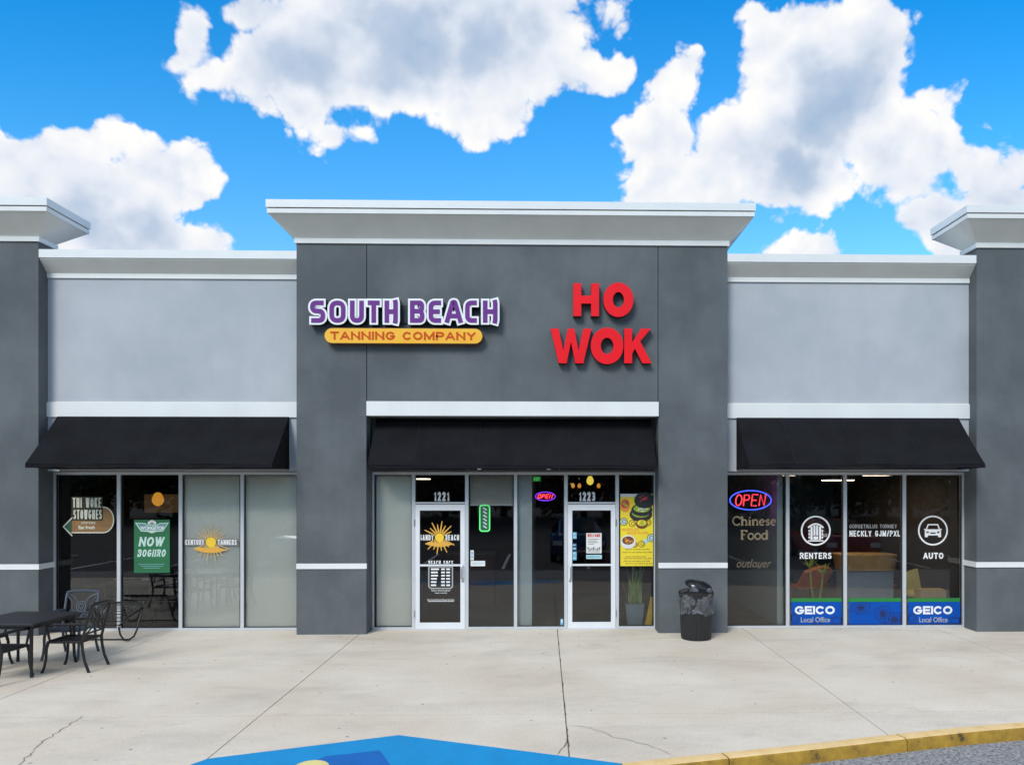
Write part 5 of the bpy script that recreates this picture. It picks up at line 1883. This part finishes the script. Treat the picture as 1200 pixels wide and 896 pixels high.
# ------------------------------------------------------------------ ground
def clip(poly, a, b, c):
    """keep a*x + b*y <= c"""
    out = []
    for i in range(len(poly)):
        p, q = poly[i], poly[(i + 1) % len(poly)]
        dp, dq = a * p[0] + b * p[1] - c, a * q[0] + b * q[1] - c
        if dp <= 0: out.append(p)
        if (dp < 0 < dq) or (dq < 0 < dp):
            t_ = dp / (dp - dq)
            out.append((p[0] + (q[0] - p[0]) * t_, p[1] + (q[1] - p[1]) * t_))
    return out


AP = ag(467.5, 860.5); LP = ag(244, 888); LP2 = ag(130, 927); RP = ag(727, 893.5)
edge_px = [(727, 893.5), (845, 881.3), (950, 870.6), (1042, 860.2), (1120, 852.0), (1200, 845.3)]
edge = [ag(*p) for p in edge_px]
dx, dy = edge[-1][0] - edge[-2][0], edge[-1][1] - edge[-2][1]
e1 = (edge[-1][0] + dx * 2, edge[-1][1] + dy * 1.9)
edge += [e1, (e1[0] + 3, e1[1] + .45), (e1[0] + 8, e1[1] + .7), (40, e1[1] + .8)]
left_edge = [(-40, 6.25), (-8, 6.28), (-5, 6.33), LP2]
boundary = left_edge + [LP, AP] + edge + [(40, 13.695), (-40, 13.695)]
joint_x = [ag(199, 741)[0], -3.18, .245, 3.565, 7.02]
joint_x = [-6.545, -3.175, .245, 3.565, 7.02]
lefts = [joint_x[0] - 3.37 * k for k in range(10, 0, -1)]
rights = [joint_x[-1] + 3.37 * k for k in range(1, 10)]
JX = [-41] + lefts + joint_x + rights + [41]
yj1 = (ag(200, 773)[1] + ag(1000, 770)[1]) / 2
yj2 = (ag(200, 839.2)[1] + ag(1000, 833.6)[1]) / 2
JY = [5, yj2 - 2.78, yj2, yj1, 14.2]
print('joints', yj1, yj2, AP, LP, RP, edge[:6])
b = MB()
gx, gy = .0060, .0085
for i in range(len(JX) - 1):
    for j in range(len(JY) - 1):
        p = clip(boundary, -1, 0, -(JX[i] + gx)); p = clip(p, 1, 0, JX[i + 1] - gx) if len(p) > 2 else []
        p = clip(p, 0, -1, -(JY[j] + gy)) if len(p) > 2 else []
        p = clip(p, 0, 1, JY[j + 1] - gy) if len(p) > 2 else []
        if len(p) < 3: continue
        q = []
        for v in p:
            if not q or (abs(v[0] - q[-1][0]) + abs(v[1] - q[-1][1]) > 1e-4): q.append(v)
        n = len(q)
        if n < 3: continue
        ar = sum(q[k][0] * q[(k + 1) % n][1] - q[(k + 1) % n][0] * q[k][1] for k in range(n))
        if abs(ar) < 1e-4: continue
        if ar < 0: q.reverse()
        o_ = len(b.v)
        b.v += [(x, y, 0) for x, y in q] + [(x, y, -.10) for x, y in q]
        b.f.append(tuple(o_ + k for k in range(n))); b.m.append(0)
        for k in range(n):
            b.f.append((o_ + n + k, o_ + n + (k + 1) % n, o_ + (k + 1) % n, o_ + k)); b.m.append(0)
tag(b.build('sidewalk', M['concrete']), kind='structure')
b = MB()
strips = []
for x in JX[1:-1]:
    strips.append(clip(clip(boundary, -1, 0, -(x - .02)), 1, 0, x + .02))
for y in JY[2:-1]:
    strips.append(clip(clip(boundary, 0, -1, -(y - .02)), 0, 1, y + .02))
for p in strips:
    if len(p) < 3: continue
    xs, ys = [v[0] for v in p], [v[1] for v in p]
    b.add([(min(xs), min(ys) + .03, -.012), (max(xs), min(ys) + .03, -.012), (max(xs), max(ys), -.012), (min(xs), max(ys), -.012)] if max(ys) - min(ys) > 1 else
          [(min(xs), min(ys), -.0135), (max(xs), min(ys), -.0135), (max(xs), max(ys), -.0135), (min(xs), max(ys), -.0135)], [(0, 1, 2, 3)])
tag(b.build('joint_filler', M['joint']), kind='structure')


def crack(pts, w, seed, wob=.02, name='crack'):
    r_ = random.Random(seed)
    P_ = []
    for a, c in zip(pts[:-1], pts[1:]):
        m_ = max(2, int(math.dist(a, c) / .06))
        for k in range(m_):
            u = k / m_
            P_.append((a[0] + (c[0] - a[0]) * u + r_.uniform(-wob, wob), a[1] + (c[1] - a[1]) * u + r_.uniform(-wob, wob)))
    P_.append(pts[-1])
    b = MB(); o_ = 0
    for i, p in enumerate(P_):
        q0, q1 = P_[max(i - 1, 0)], P_[min(i + 1, len(P_) - 1)]
        d = Vector((q1[0] - q0[0], q1[1] - q0[1])).normalized()
        ww = w * r_.uniform(.35, 1.1) * (0.25 if i in (0, len(P_) - 1) else 1)
        b.v += [(p[0] - d.y * ww, p[1] + d.x * ww, .004), (p[0] + d.y * ww, p[1] - d.x * ww, .004)]
    for i in range(len(P_) - 1):
        b.f.append((2 * i + 1, 2 * i + 3, 2 * i + 2, 2 * i)); b.m.append(0)
    tag(b.build(name, M['crack']), kind='structure')


crack([ag(*p) for p in ((97, 838.8), (68, 857), (52, 868), (24, 893), (10, 905))], .0055, 1)
crack([ag(*p) for p in ((664, 849), (690, 852), (720, 863), (755, 871), (790, 886))], .0035, 2)
crack([(.245 + .006 * math.sin(k * 1.7), 7.3 + k * .33) for k in range(20)], .0045, 3, .006)
crack([ag(*p) for p in ((653.5, 884), (665, 868), (664, 850))], .006, 4, .01)

# curb along the right
def offset(pts, d):
    out = []
    for i, p in enumerate(pts):
        a, c = pts[max(i - 1, 0)], pts[min(i + 1, len(pts) - 1)]
        t_ = Vector((c[0] - a[0], c[1] - a[1])).normalized()
        out.append((p[0] + t_.y * d, p[1] - t_.x * d))
    return out


def curb_run(pts, cuts, w=.165, h=.128):
    """rounded-nose kerb with open cut joints at the given arc lengths"""
    P_ = [Vector((*p, 0)) for p in pts]
    L_ = [0]
    for a, c in zip(P_[:-1], P_[1:]): L_.append(L_[-1] + (c - a).length)

    def pos(s_):
        for i in range(len(P_) - 1):
            if s_ <= L_[i + 1]:
                u = (s_ - L_[i]) / (L_[i + 1] - L_[i]); return P_[i].lerp(P_[i + 1], u)
        return P_[-1]
    b = MB()
    cs = [0] + cuts + [L_[-1]]
    r_ = random.Random(2)
    for a, c in zip(cs[:-1], cs[1:]):
        a += .007; c -= .007
        n = max(2, int((c - a) / .12))
        prof_ = [(.004, -.11), (.004, .001), (w * .8, .004), (w * .93, -.003), (w, -.022), (w + .012, -h - .01)]
        o_ = len(b.v)
        for i in range(n + 1):
            s_ = a + (c - a) * i / n
            p = pos(s_); t_ = (pos(min(s_ + .05, L_[-1])) - pos(max(s_ - .05, 0))).normalized()
            nr = Vector((t_.y, -t_.x, 0))
            for k, (q, z) in enumerate(prof_):
                j = r_.uniform(-.005, .004) if k in (3, 4) else 0
                b.v.append(tuple(p + nr * (q + j) + Vector((0, 0, z + j * .6))))
        m_ = len(prof_)
        for i in range(n):
            for k in range(m_ - 1):
                a_ = o_ + i * m_ + k
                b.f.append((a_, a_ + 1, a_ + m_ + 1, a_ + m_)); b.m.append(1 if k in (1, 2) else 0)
        b.f.append(tuple(o_ + k for k in reversed(range(m_)))); b.m.append(0)
        b.f.append(tuple(o_ + n * m_ + k for k in range(m_))); b.m.append(0)
    return b


pts = edge
d1 = math.dist(edge[0], edge[1])
cum = [0]
for a, c in zip(edge[:-1], edge[1:]): cum.append(cum[-1] + math.dist(a, c))
cuts = [cum[1], cum[3] + .08] + [cum[3] + .08 + 3.05 * k for k in range(1, 9)]
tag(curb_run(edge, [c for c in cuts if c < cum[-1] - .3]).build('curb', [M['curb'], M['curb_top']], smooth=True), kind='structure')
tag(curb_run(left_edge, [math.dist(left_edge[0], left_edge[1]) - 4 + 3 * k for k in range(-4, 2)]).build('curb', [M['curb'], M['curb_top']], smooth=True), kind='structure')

# blue ramp
def rz(x, y):
    return -.128 * min(1, max(0, (AP[1] - y) / 1.9))


FL, FR_ = (-3.30, 5.95), (.05, 5.95)
b = MB()
b.add([(*AP, -.001), (*LP, -.001), (*RP, -.001), (*FL, -.124), (*FR_, -.124), (*LP2, -.001), (1.15, 6.2, -.124), (-3.9, 5.8, -.124)],
      [(0, 1, 3), (0, 3, 4), (0, 4, 2), (1, 5, 3), (2, 4, 6), (5, 7, 3)])
b.f = [tuple(reversed(f)) if True else f for f in b.f]
fx = []
for f in b.f:
    a_, c_2, d_ = (Vector(b.v[i]) for i in f)
    fx.append(f if (c_2 - a_).cross(d_ - a_).z > 0 else tuple(reversed(f)))
b.f = fx
tag(b.build('curb_ramp', M['blue']), kind='structure')
plane_n = (Vector((*FL, -.124)) - Vector((*AP, 0))).cross(Vector((*FR_, -.124)) - Vector((*AP, 0))).normalized()


def on_ramp(px, py):
    d = ray(px, py)
    c0 = Vector((0, 0, CAM_H))
    t_ = plane_n.dot(Vector((*AP, 0)) - c0) / plane_n.dot(d)
    return c0 + d * t_


A_, B_, C_3 = on_ramp(302, 894.5), on_ramp(445, 879), on_ramp(457, 896)
u_ = (A_ - B_).normalized(); v_ = (C_3 - B_).normalized()
up = Vector((0, 0, .004)) 
b = MB()
q = [B_ + up, B_ + u_ * 1.55 + up, B_ + u_ * 1.55 + v_ * 1.2 + up, B_ + v_ * 1.2 + up]
b.add([tuple(p) for p in q], [(0, 1, 2, 3)] if (q[1] - q[0]).cross(q[2] - q[0]).z > 0 else [(3, 2, 1, 0)])
tag(b.build('ramp_paint', M['blue_dark']), kind='structure')
# access symbol, only its head shows at the picture edge
b = MB()
hc = on_ramp(364, 899.6)
def flat_disc(c, r, z, n=28):
    o_ = len(b.v)
    for k in range(n):
        p = Vector((c.x + r * math.cos(2 * PI * k / n), c.y + r * math.sin(2 * PI * k / n), 0))
        p.z = AP[1] * 0 + (plane_n.dot(Vector((*AP, 0))) - plane_n.x * p.x - plane_n.y * p.y) / plane_n.z + z
        b.v.append(tuple(p))
    b.f.append(tuple(o_ + k for k in range(n))); b.m.append(0)


def flat_stroke(pts, w, z):
    for a, c in zip(pts[:-1], pts[1:]):
        d = Vector((c[0] - a[0], c[1] - a[1])).normalized(); nx, ny = -d.y * w / 2, d.x * w / 2
        o_ = len(b.v)
        for x, y in ((a[0] + nx, a[1] + ny), (a[0] - nx, a[1] - ny), (c[0] - nx, c[1] - ny), (c[0] + nx, c[1] + ny)):
            b.v.append((x, y, (plane_n.dot(Vector((*AP, 0))) - plane_n.x * x - plane_n.y * y) / plane_n.z + z))
        b.f.append((o_, o_ + 1, o_ + 2, o_ + 3)); b.m.append(0)


flat_disc(hc, .165, .008)
flat_stroke([(hc.x, hc.y - .22), (hc.x, hc.y - .5)], .09, .008)
flat_stroke([(hc.x + .05, hc.y - .5), (hc.x + .3, hc.y - .5)], .09, .009)
flat_stroke([(hc.x + .3, hc.y - .5), (hc.x + .42, hc.y - .78)], .09, .010)
flat_stroke([(hc.x + .05 + .27 * math.cos(R(a)), hc.y - .62 + .24 * math.sin(R(a))) for a in range(110, 341, 23)], .07, .011)
tag(b.build('symbol_paint', M['cream_paint']), kind='structure')

# asphalt lot out to the horizon
b = MB(); b.add([(-900, -900, -.13), (900, -900, -.13), (900, 900, -.13), (-900, 900, -.13)], [(0, 1, 2, 3)])
tag(b.build('parking_lot', M['asphalt']), kind='structure')
b = MB(); b.add([(-40, 3.4, -.126), (40, 3.4, -.126), (40, 11.0, -.126), (6, 9.0, -.126), (1.5, 7.6, -.126), (.6, 6.4, -.126), (-5, 6.4, -.126), (-40, 6.6, -.126)], [tuple(range(8))])
tag(b.build('gutter_lane', M['asphalt_grey']), kind='structure')
b = MB()
for k in range(-8, 9):
    x = -1.3 + 2.75 * k
    b.add([(x - .05, -2.2, -.126), (x + .05, -2.2, -.126), (x + .05, 3.0, -.126), (x - .05, 3.0, -.126)], [(0, 1, 2, 3)])
tag(b.build('stall_lines', M['white']), kind='structure')


# ------------------------------------------------------------------ what the glass mirrors: parked cars and trees behind the camera
def make_car(label, paint, loc, ang, first=None):
    t = thing('parked_car', label, 'car', (0, 0, 0), 'cars parked behind the camera, mirrored in the glass')
    b = MB()
    side = [(-2.2, .30), (-2.25, .55), (-2.15, .80), (-1.2, .95), (-.55, 1.40), (.1, 1.47), (.9, 1.42), (1.65, 1.02), (2.15, .96), (2.25, .7), (2.2, .30)]
    rows = [(-.90, .86), (-.93, 1.0), (.93, 1.0), (.90, .86)]
    xs = [-.93, -.86, .86, .93]
    n = len(side)
    for x, kz in ((-.80, .0), (-.93, .0), (-.90, .5), (-.62, 1.0), (.62, 1.0), (.90, .5), (.93, .0), (.80, .0)):
        for y, z in side:
            lim_ = [.30, .80, 1.0, 9][0] if abs(x) == .80 else (.85 if kz == 0 else (1.0 if kz == .5 else 9))
            b.v.append((x, y, min(z, lim_)))
    for r_ in range(7):
        for k in range(n - 1):
            a = r_ * n + k
            b.f.append((a, a + n, a + n + 1, a + 1)); b.m.append(0)
    b.build('car_body', paint, t, smooth=False)
    b = MB()
    for s_ in (-1, 1):
        b.add([(s_ * .905, -1.0, 1.0), (s_ * .905, 1.45, 1.02), (s_ * .655, .85, 1.40), (s_ * .655, -.5, 1.385)], [(0, 1, 2, 3)] if s_ > 0 else [(3, 2, 1, 0)])
    b.add([(-.6, -1.16, .985), (.6, -1.16, .985), (.58, -.58, 1.395), (-.58, -.58, 1.395)], [(0, 1, 2, 3)])
    b.add([(-.6, 1.64, 1.05), (.6, 1.64, 1.05), (.58, .94, 1.43), (-.58, .94, 1.43)], [(3, 2, 1, 0)])
    b.build('car_window', M['car_glass'], t)
    for sx in (-1, 1):
        for sy in (-1.38, 1.38):
            b = MB(); b.tube([(sx * .74, sy, .32), (sx * .95, sy, .32)], .32, 24); wv = b.build('wheel', M['tyre'], t, smooth=True)
            b = MB(); b.tube([(sx * .945, sy, .32), (sx * .958, sy, .32)], .20, 20); b.build('rim', M['rim'], wv)
        b = MB(); b.box(sx * .72 - .16, sx * .72 + .16, 2.16, 2.27, .62, .78); b.build('headlight', M['head'], t)
    t.location = loc; t.rotation_euler = (0, 0, ang)
    return t


make_car('dark blue parked car mirrored in the glass left of the 1223 door', M['car_blue'], (1.2, -.9, -.13), 0)
make_car('silver parked car mirrored in the pale shades of the left windows', M['car_silver'], (-7.9, .4, -.13), 0)
make_car('red parked car mirrored in the office glass', M['car_red'], (10.2, .2, -.13), 0)


def make_tree(seed, h, rad):
    r_ = random.Random(seed)
    t = thing('shade_tree', 'broad dark green tree across the parking lot, mirrored in the glass', 'tree', (0, 0, 0), 'trees across the parking lot, mirrored in the glass')
    b = MB()
    b.tube([(0, 0, 0), (.05, .02, h * .2), (.12, .05, h * .42)], .2, 8, rr=[.28, .2, .15])
    lobes = []
    for k in range(14):
        a = r_.uniform(0, 2 * PI); q = r_.uniform(.2, .75) * rad
        c = Vector((q * math.cos(a), q * math.sin(a), h * (.20 + .62 * (k / 13))))
        lobes.append((c, rad * r_.uniform(.32, .5)))
        b.tube([(.1, .05, h * .38), (c.x * .5, c.y * .5, (h * .38 + c.z) / 2), tuple(c)], .05, 6, rr=[.1, .06, .03])
    b.build('trunk', M['tree_bark'], t)
    b = MB()
    for c, q in lobes:
        for k in range(230):
            d = Vector((r_.gauss(0, 1), r_.gauss(0, 1), r_.gauss(0, 1))).normalized() * q * r_.uniform(.45, 1.08)
            p = c + d
            n = (d.normalized() + Vector((r_.uniform(-.6, .6), r_.uniform(-.6, .6), r_.uniform(-.3, .8)))).normalized()
            u = n.orthogonal().normalized(); v = n.cross(u)
            s_ = r_.uniform(.14, .30)
            b.add([tuple(p - u * s_), tuple(p - v * s_ * .6), tuple(p + u * s_), tuple(p + v * s_ * .6)], [(0, 1, 2, 3)])
    b.build('crown', M['tree_leaf'], t)
    return t


protos = [make_tree(1, 9, 4.2), make_tree(2, 11, 4.8), make_tree(3, 8, 3.8)]
rnd = random.Random(21)
xs_ = [-40 + 4.4 * k for k in range(19)] + [-44 + 5.2 * k for k in range(17)]
for i, x in enumerate(xs_):
    o_ = protos[i] if i < 3 else copy_tree(protos[i % 3])
    o_.location = (x + rnd.uniform(-1, 1), (-27 if i < 19 else -35) + rnd.uniform(-2, 2), -.13)
    o_.rotation_euler = (0, 0, rnd.uniform(0, 6))
    q = rnd.uniform(.85, 1.15)
    o_.scale = (q, q, q)

# ------------------------------------------------------------------ sky, clouds, sun
SUN_EL, SUN_AZ = R(39), R(180 + 26)     # azimuth clockwise from +Y: behind the camera, a little to the left
W = bpy.data.worlds.new('World')
scene.world = W
W.use_nodes = True
nt = W.node_tree
N, L = nt.nodes, nt.links
N.clear()
out = N.new('ShaderNodeOutputWorld')
sky = N.new('ShaderNodeTexSky')
sky.sky_type = 'NISHITA'; sky.sun_disc = False
sky.sun_elevation = SUN_EL; sky.sun_rotation = SUN_AZ
sky.air_density = 1.0; sky.dust_density = 0.3; sky.ozone_density = 2.0
tc = N.new('ShaderNodeTexCoord')
DIR = tc.outputs['Generated']


def math_(op, a, b_=None, c=None, clamp=False):
    n = N.new('ShaderNodeMath'); n.operation = op; n.use_clamp = clamp
    for i, v in enumerate((a, b_, c)):
        if v is None: continue
        if isinstance(v, (int, float)): n.inputs[i].default_value = v
        else: L.new(v, n.inputs[i])
    return n.outputs[0]


def rng_(s_, a, bb, lo=0.0, hi=1.0, mode='SMOOTHSTEP'):
    n = N.new('ShaderNodeMapRange'); n.interpolation_type = mode
    for i, v in enumerate((a, bb, lo, hi)): n.inputs[i + 1].default_value = v
    L.new(s_, n.inputs[0])
    return n.outputs[0]


sep = N.new('ShaderNodeSeparateXYZ'); L.new(DIR, sep.inputs[0])
ysafe = math_('MAXIMUM', sep.outputs[1], 0.06)
U = math_('DIVIDE', sep.outputs[0], ysafe); V_ = math_('DIVIDE', sep.outputs[2], ysafe)
comb = N.new('ShaderNodeCombineXYZ'); L.new(U, comb.inputs[0]); L.new(V_, comb.inputs[1])
UV = comb.outputs[0]


def noise3(vec, scale, detail, rough, off=(0, 0, 0)):
    v = vec
    if off != (0, 0, 0):
        ad = N.new('ShaderNodeVectorMath'); ad.operation = 'ADD'; L.new(vec, ad.inputs[0]); ad.inputs[1].default_value = off; v = ad.outputs[0]
    n = N.new('ShaderNodeTexNoise'); n.inputs['Scale'].default_value = scale; n.inputs['Detail'].default_value = detail; n.inputs['Roughness'].default_value = rough
    L.new(v, n.inputs['Vector'])
    return n


# warp the look-up so outlines curl
wn = noise3(DIR, 9.0, 4, .55, (3.1, 1.7, .4))
wsub = N.new('ShaderNodeVectorMath'); wsub.operation = 'SUBTRACT'; L.new(wn.outputs['Color'], wsub.inputs[0]); wsub.inputs[1].default_value = (.5, .5, .5)
wsc = N.new('ShaderNodeVectorMath'); wsc.operation = 'SCALE'; L.new(wsub.outputs[0], wsc.inputs[0]); wsc.inputs['Scale'].default_value = 0.075
uvw = N.new('ShaderNodeVectorMath'); uvw.operation = 'ADD'; L.new(UV, uvw.inputs[0]); L.new(wsc.outputs[0], uvw.inputs[1])


def uv_of(px, py):
    d = ray(px, py)
    return d.x / d.y, d.z / d.y


def blob(px, py, rx, ry, rot=0.0, gain=1.0, src=None):
    """1 at the centre of a cloud bank, 0 on its outline, negative outside"""
    u, v = uv_of(px, py)
    mp = N.new('ShaderNodeMapping'); mp.vector_type = 'TEXTURE'
    mp.inputs['Location'].default_value = (u, v, 0); mp.inputs['Rotation'].default_value = (0, 0, R(rot))
    mp.inputs['Scale'].default_value = (rx / FPX, ry / FPX, 1)
    L.new(src or uvw.outputs[0], mp.inputs['Vector'])
    ln = N.new('ShaderNodeVectorMath'); ln.operation = 'LENGTH'; L.new(mp.outputs[0], ln.inputs[0])
    k = min(rx, ry) / 60.0
    return math_('MULTIPLY', math_('SUBTRACT', 1.0, ln.outputs['Value']), k * gain)


def union(lst, k=.22):
    r_ = lst[0]
    for x in lst[1:]:
        r_ = math_('SMOOTH_MAX', r_, x, k)
    return r_


BL = [  # large upper cloud
    (330, 70, 75, 66), (450, 55, 165, 95), (590, 40, 110, 85), (565, 120, 66, 60), (640, 80, 85, 50), (690, 88, 46, 30, 12), (300, 10, 40, 40), (225, 62, 30, 48, -10), (248, 95, 45, 30), (330, 130, 60, 24, -14), (400, 152, 58, 24, -8), (350, 132, 60, 40),
    (520, 0, 240, 45),
    # left bank
    (0, 215, 85, 85), (75, 190, 62, 60), (110, 175, 46, 44), (120, 245, 110, 70), (205, 215, 62, 55), (225, 200, 42, 38), (180, 280, 110, 50), (20, 280, 90, 60), (110, 145, 12, 22),
    # right mass
    (790, 100, 46, 46), (775, 165, 55, 60), (770, 225, 62, 42), (860, 180, 85, 62), (925, 60, 70, 66), (1010, 40, 72, 58), (970, 120, 115, 85), (1035, 165, 95, 60), (1085, 155, 55, 45), (1108, 112, 40, 34), (925, 195, 90, 58), (950, 215, 140, 40), (885, 30, 34, 30), (1060, 205, 70, 35), (800, 80, 28, 26),
    # far right bank, low puff, wisps
    (1165, 230, 80, 44), (1190, 205, 60, 34), (1100, 255, 48, 45), (1140, 280, 70, 40), (948, 300, 66, 30), (835, 195, 60, 62), (715, 82, 42, 30), (1090, 165, 66, 52),
    (285, 180, 26, 9, -14), (392, 186, 10, 7), (1165, 152, 17, 9, -20), (905, 255, 18, 14, 30),
]
front = union([blob(*x) for x in BL])
# loose cloud cover elsewhere in the sky (overhead and behind the camera)
cov = noise3(DIR, 2.1, 5, .55, (.3, 4.2, 1.0)).outputs['Fac']
back = math_('MULTIPLY', math_('SUBTRACT', cov, .44), 5.0)
isfront = rng_(sep.outputs[1], .55, .72)
mixf = N.new('ShaderNodeMix'); mixf.data_type = 'FLOAT'
L.new(isfront, mixf.inputs[0]); L.new(back, mixf.inputs[2]); L.new(front, mixf.inputs[3])
bias = mixf.outputs[0]


def billow(off, scale, det):
    ad = N.new('ShaderNodeVectorMath'); ad.operation = 'ADD'; L.new(DIR, ad.inputs[0]); ad.inputs[1].default_value = off
    wv = N.new('ShaderNodeVectorMath'); wv.operation = 'ADD'; L.new(ad.outputs[0], wv.inputs[0])
    ws2 = N.new('ShaderNodeVectorMath'); ws2.operation = 'SCALE'; L.new(wsub.outputs[0], ws2.inputs[0]); ws2.inputs['Scale'].default_value = .055
    L.new(ws2.outputs[0], wv.inputs[1])
    vo = N.new('ShaderNodeTexVoronoi'); vo.feature = 'F1'; vo.inputs['Scale'].default_value = scale
    vo.inputs['Detail'].default_value = det; vo.inputs['Roughness'].default_value = .48; vo.inputs['Lacunarity'].default_value = 2.2
    L.new(wv.outputs[0], vo.inputs['Vector'])
    return math_('SUBTRACT', .42, vo.outputs['Distance'])


b0 = billow((0, 0, 0), 19, 3)
b1 = billow((-.010, 0, .020), 19, 1.5)
f1 = noise3(DIR, 13, 6, .56).outputs['Fac']
t0 = math_('ADD', math_('MULTIPLY', math_('SUBTRACT', f1, .5), 1.55), math_('MULTIPLY', b0, 1.05))
dens = math_('ADD', bias, math_('MULTIPLY', math_('ADD', t0, .46), .50))
wisp = noise3(DIR, 30, 5, .6, (2.2, .5, .1)).outputs['Fac']
alpha = rng_(math_('ADD', dens, math_('MULTIPLY', math_('SUBTRACT', wisp, .5), .25)), .02, .22)
# sunlit heads and shaded bases
p0 = noise3(DIR, 8, 4, .5).outputs['Fac']
p1 = noise3(DIR, 8, 4, .5, (-.015, 0, .030)).outputs['Fac']
relief = math_('ADD', math_('MULTIPLY', math_('SUBTRACT', p0, p1), 1.3), math_('MULTIPLY', math_('SUBTRACT', b0, b1), .34))
greys = union([blob(400, 95, 190, 75, 4), blob(520, 55, 190, 75), blob(640, 40, 90, 45), blob(945, 190, 120, 80, -8), blob(985, 110, 95, 75), blob(800, 175, 50, 60), blob(60, 250, 70, 45), blob(180, 262, 60, 30), blob(1150, 250, 60, 30)], .25)
grey = rng_(math_('ADD', math_('MULTIPLY', greys, .8), math_('MULTIPLY', t0, .30)), -.4, .95)
edge_w = rng_(dens, .05, .95)
g2 = math_('MULTIPLY', grey, edge_w)
soft = noise3(DIR, 6, 5, .55, (7.7, 0, 0)).outputs['Fac']
g3 = math_('MULTIPLY', g2, math_('ADD', .22, math_('MULTIPLY', soft, .92)))
g4 = math_('MULTIPLY', math_('MULTIPLY', rng_(soft, .38, .72), edge_w), .20)
lit = math_('SUBTRACT', math_('SUBTRACT', math_('ADD', .89, relief), g3), g4, clamp=True)
ccol = N.new('ShaderNodeValToRGB')
el = ccol.color_ramp.elements
el[0].position, el[0].color = 0.0, (.30, .40, .54, 1)
el[1].position, el[1].color = 1.0, (.76, .755, .75, 1)
x = el.new(.35); x.color = (.40, .475, .59, 1)
x = el.new(.70); x.color = (.61, .645, .71, 1)
L.new(lit, ccol.inputs['Fac'])
# deeper blue for the clear sky
gm = N.new('ShaderNodeHueSaturation'); gm.inputs['Saturation'].default_value = 1.30; gm.inputs['Hue'].default_value = .500; gm.inputs['Value'].default_value = 1.5
L.new(sky.outputs[0], gm.inputs['Color'])
bg1 = N.new('ShaderNodeBackground'); bg1.inputs['Strength'].default_value = .12
tint = N.new('ShaderNodeMix'); tint.data_type = 'RGBA'; tint.blend_type = 'MULTIPLY'; tint.inputs[0].default_value = 1
tr_ = N.new('ShaderNodeValToRGB')
te = tr_.color_ramp.elements
te[0].position, te[0].color = .28, (.74, .96, 1.0, 1)
te[1].position, te[1].color = .68, (.06, .90, 1.08, 1)
x = te.new(.46); x.color = (.42, .98, 1.06, 1)
L.new(V_, tr_.inputs['Fac'])
L.new(gm.outputs[0], tint.inputs[6]); L.new(tr_.outputs['Color'], tint.inputs[7])
L.new(tint.outputs[2], bg1.inputs['Color'])
bg2 = N.new('ShaderNodeBackground'); bg2.inputs['Strength'].default_value = 1.0
L.new(ccol.outputs['Color'], bg2.inputs['Color'])
ms = N.new('ShaderNodeMixShader')
above = rng_(sep.outputs[2], -.02, .02)
L.new(math_('MULTIPLY', alpha, above), ms.inputs[0]); L.new(bg1.outputs[0], ms.inputs[1]); L.new(bg2.outputs[0], ms.inputs[2])
L.new(ms.outputs[0], out.inputs['Surface'])
W.cycles.sampling_method = 'MANUAL'
W.cycles.sample_map_resolution = 512

sl = bpy.data.lights.new('sun', 'SUN')
sl.energy = 2.0; sl.angle = R(22); sl.color = (1.0, .945, .87)
so = bpy.data.objects.new('sun', sl); COL.objects.link(so)
dvec = Vector((math.sin(SUN_AZ) * math.cos(SUN_EL), math.cos(SUN_AZ) * math.cos(SUN_EL), math.sin(SUN_EL)))
so.rotation_euler = (-dvec).to_track_quat('-Z', 'Y').to_euler()
so.location = (-10, -20, 30)

# ------------------------------------------------------------------ render settings
scene.view_settings.view_transform = 'Standard'
scene.view_settings.look = 'None'
scene.view_settings.exposure = 0.40
scene.view_settings.gamma = 1.0
scene.view_settings.use_curve_mapping = False
scene.render.engine = 'CYCLES'
scene.cycles.max_bounces = 8
scene.cycles.transparent_max_bounces = 12
scene.cycles.use_denoising = True
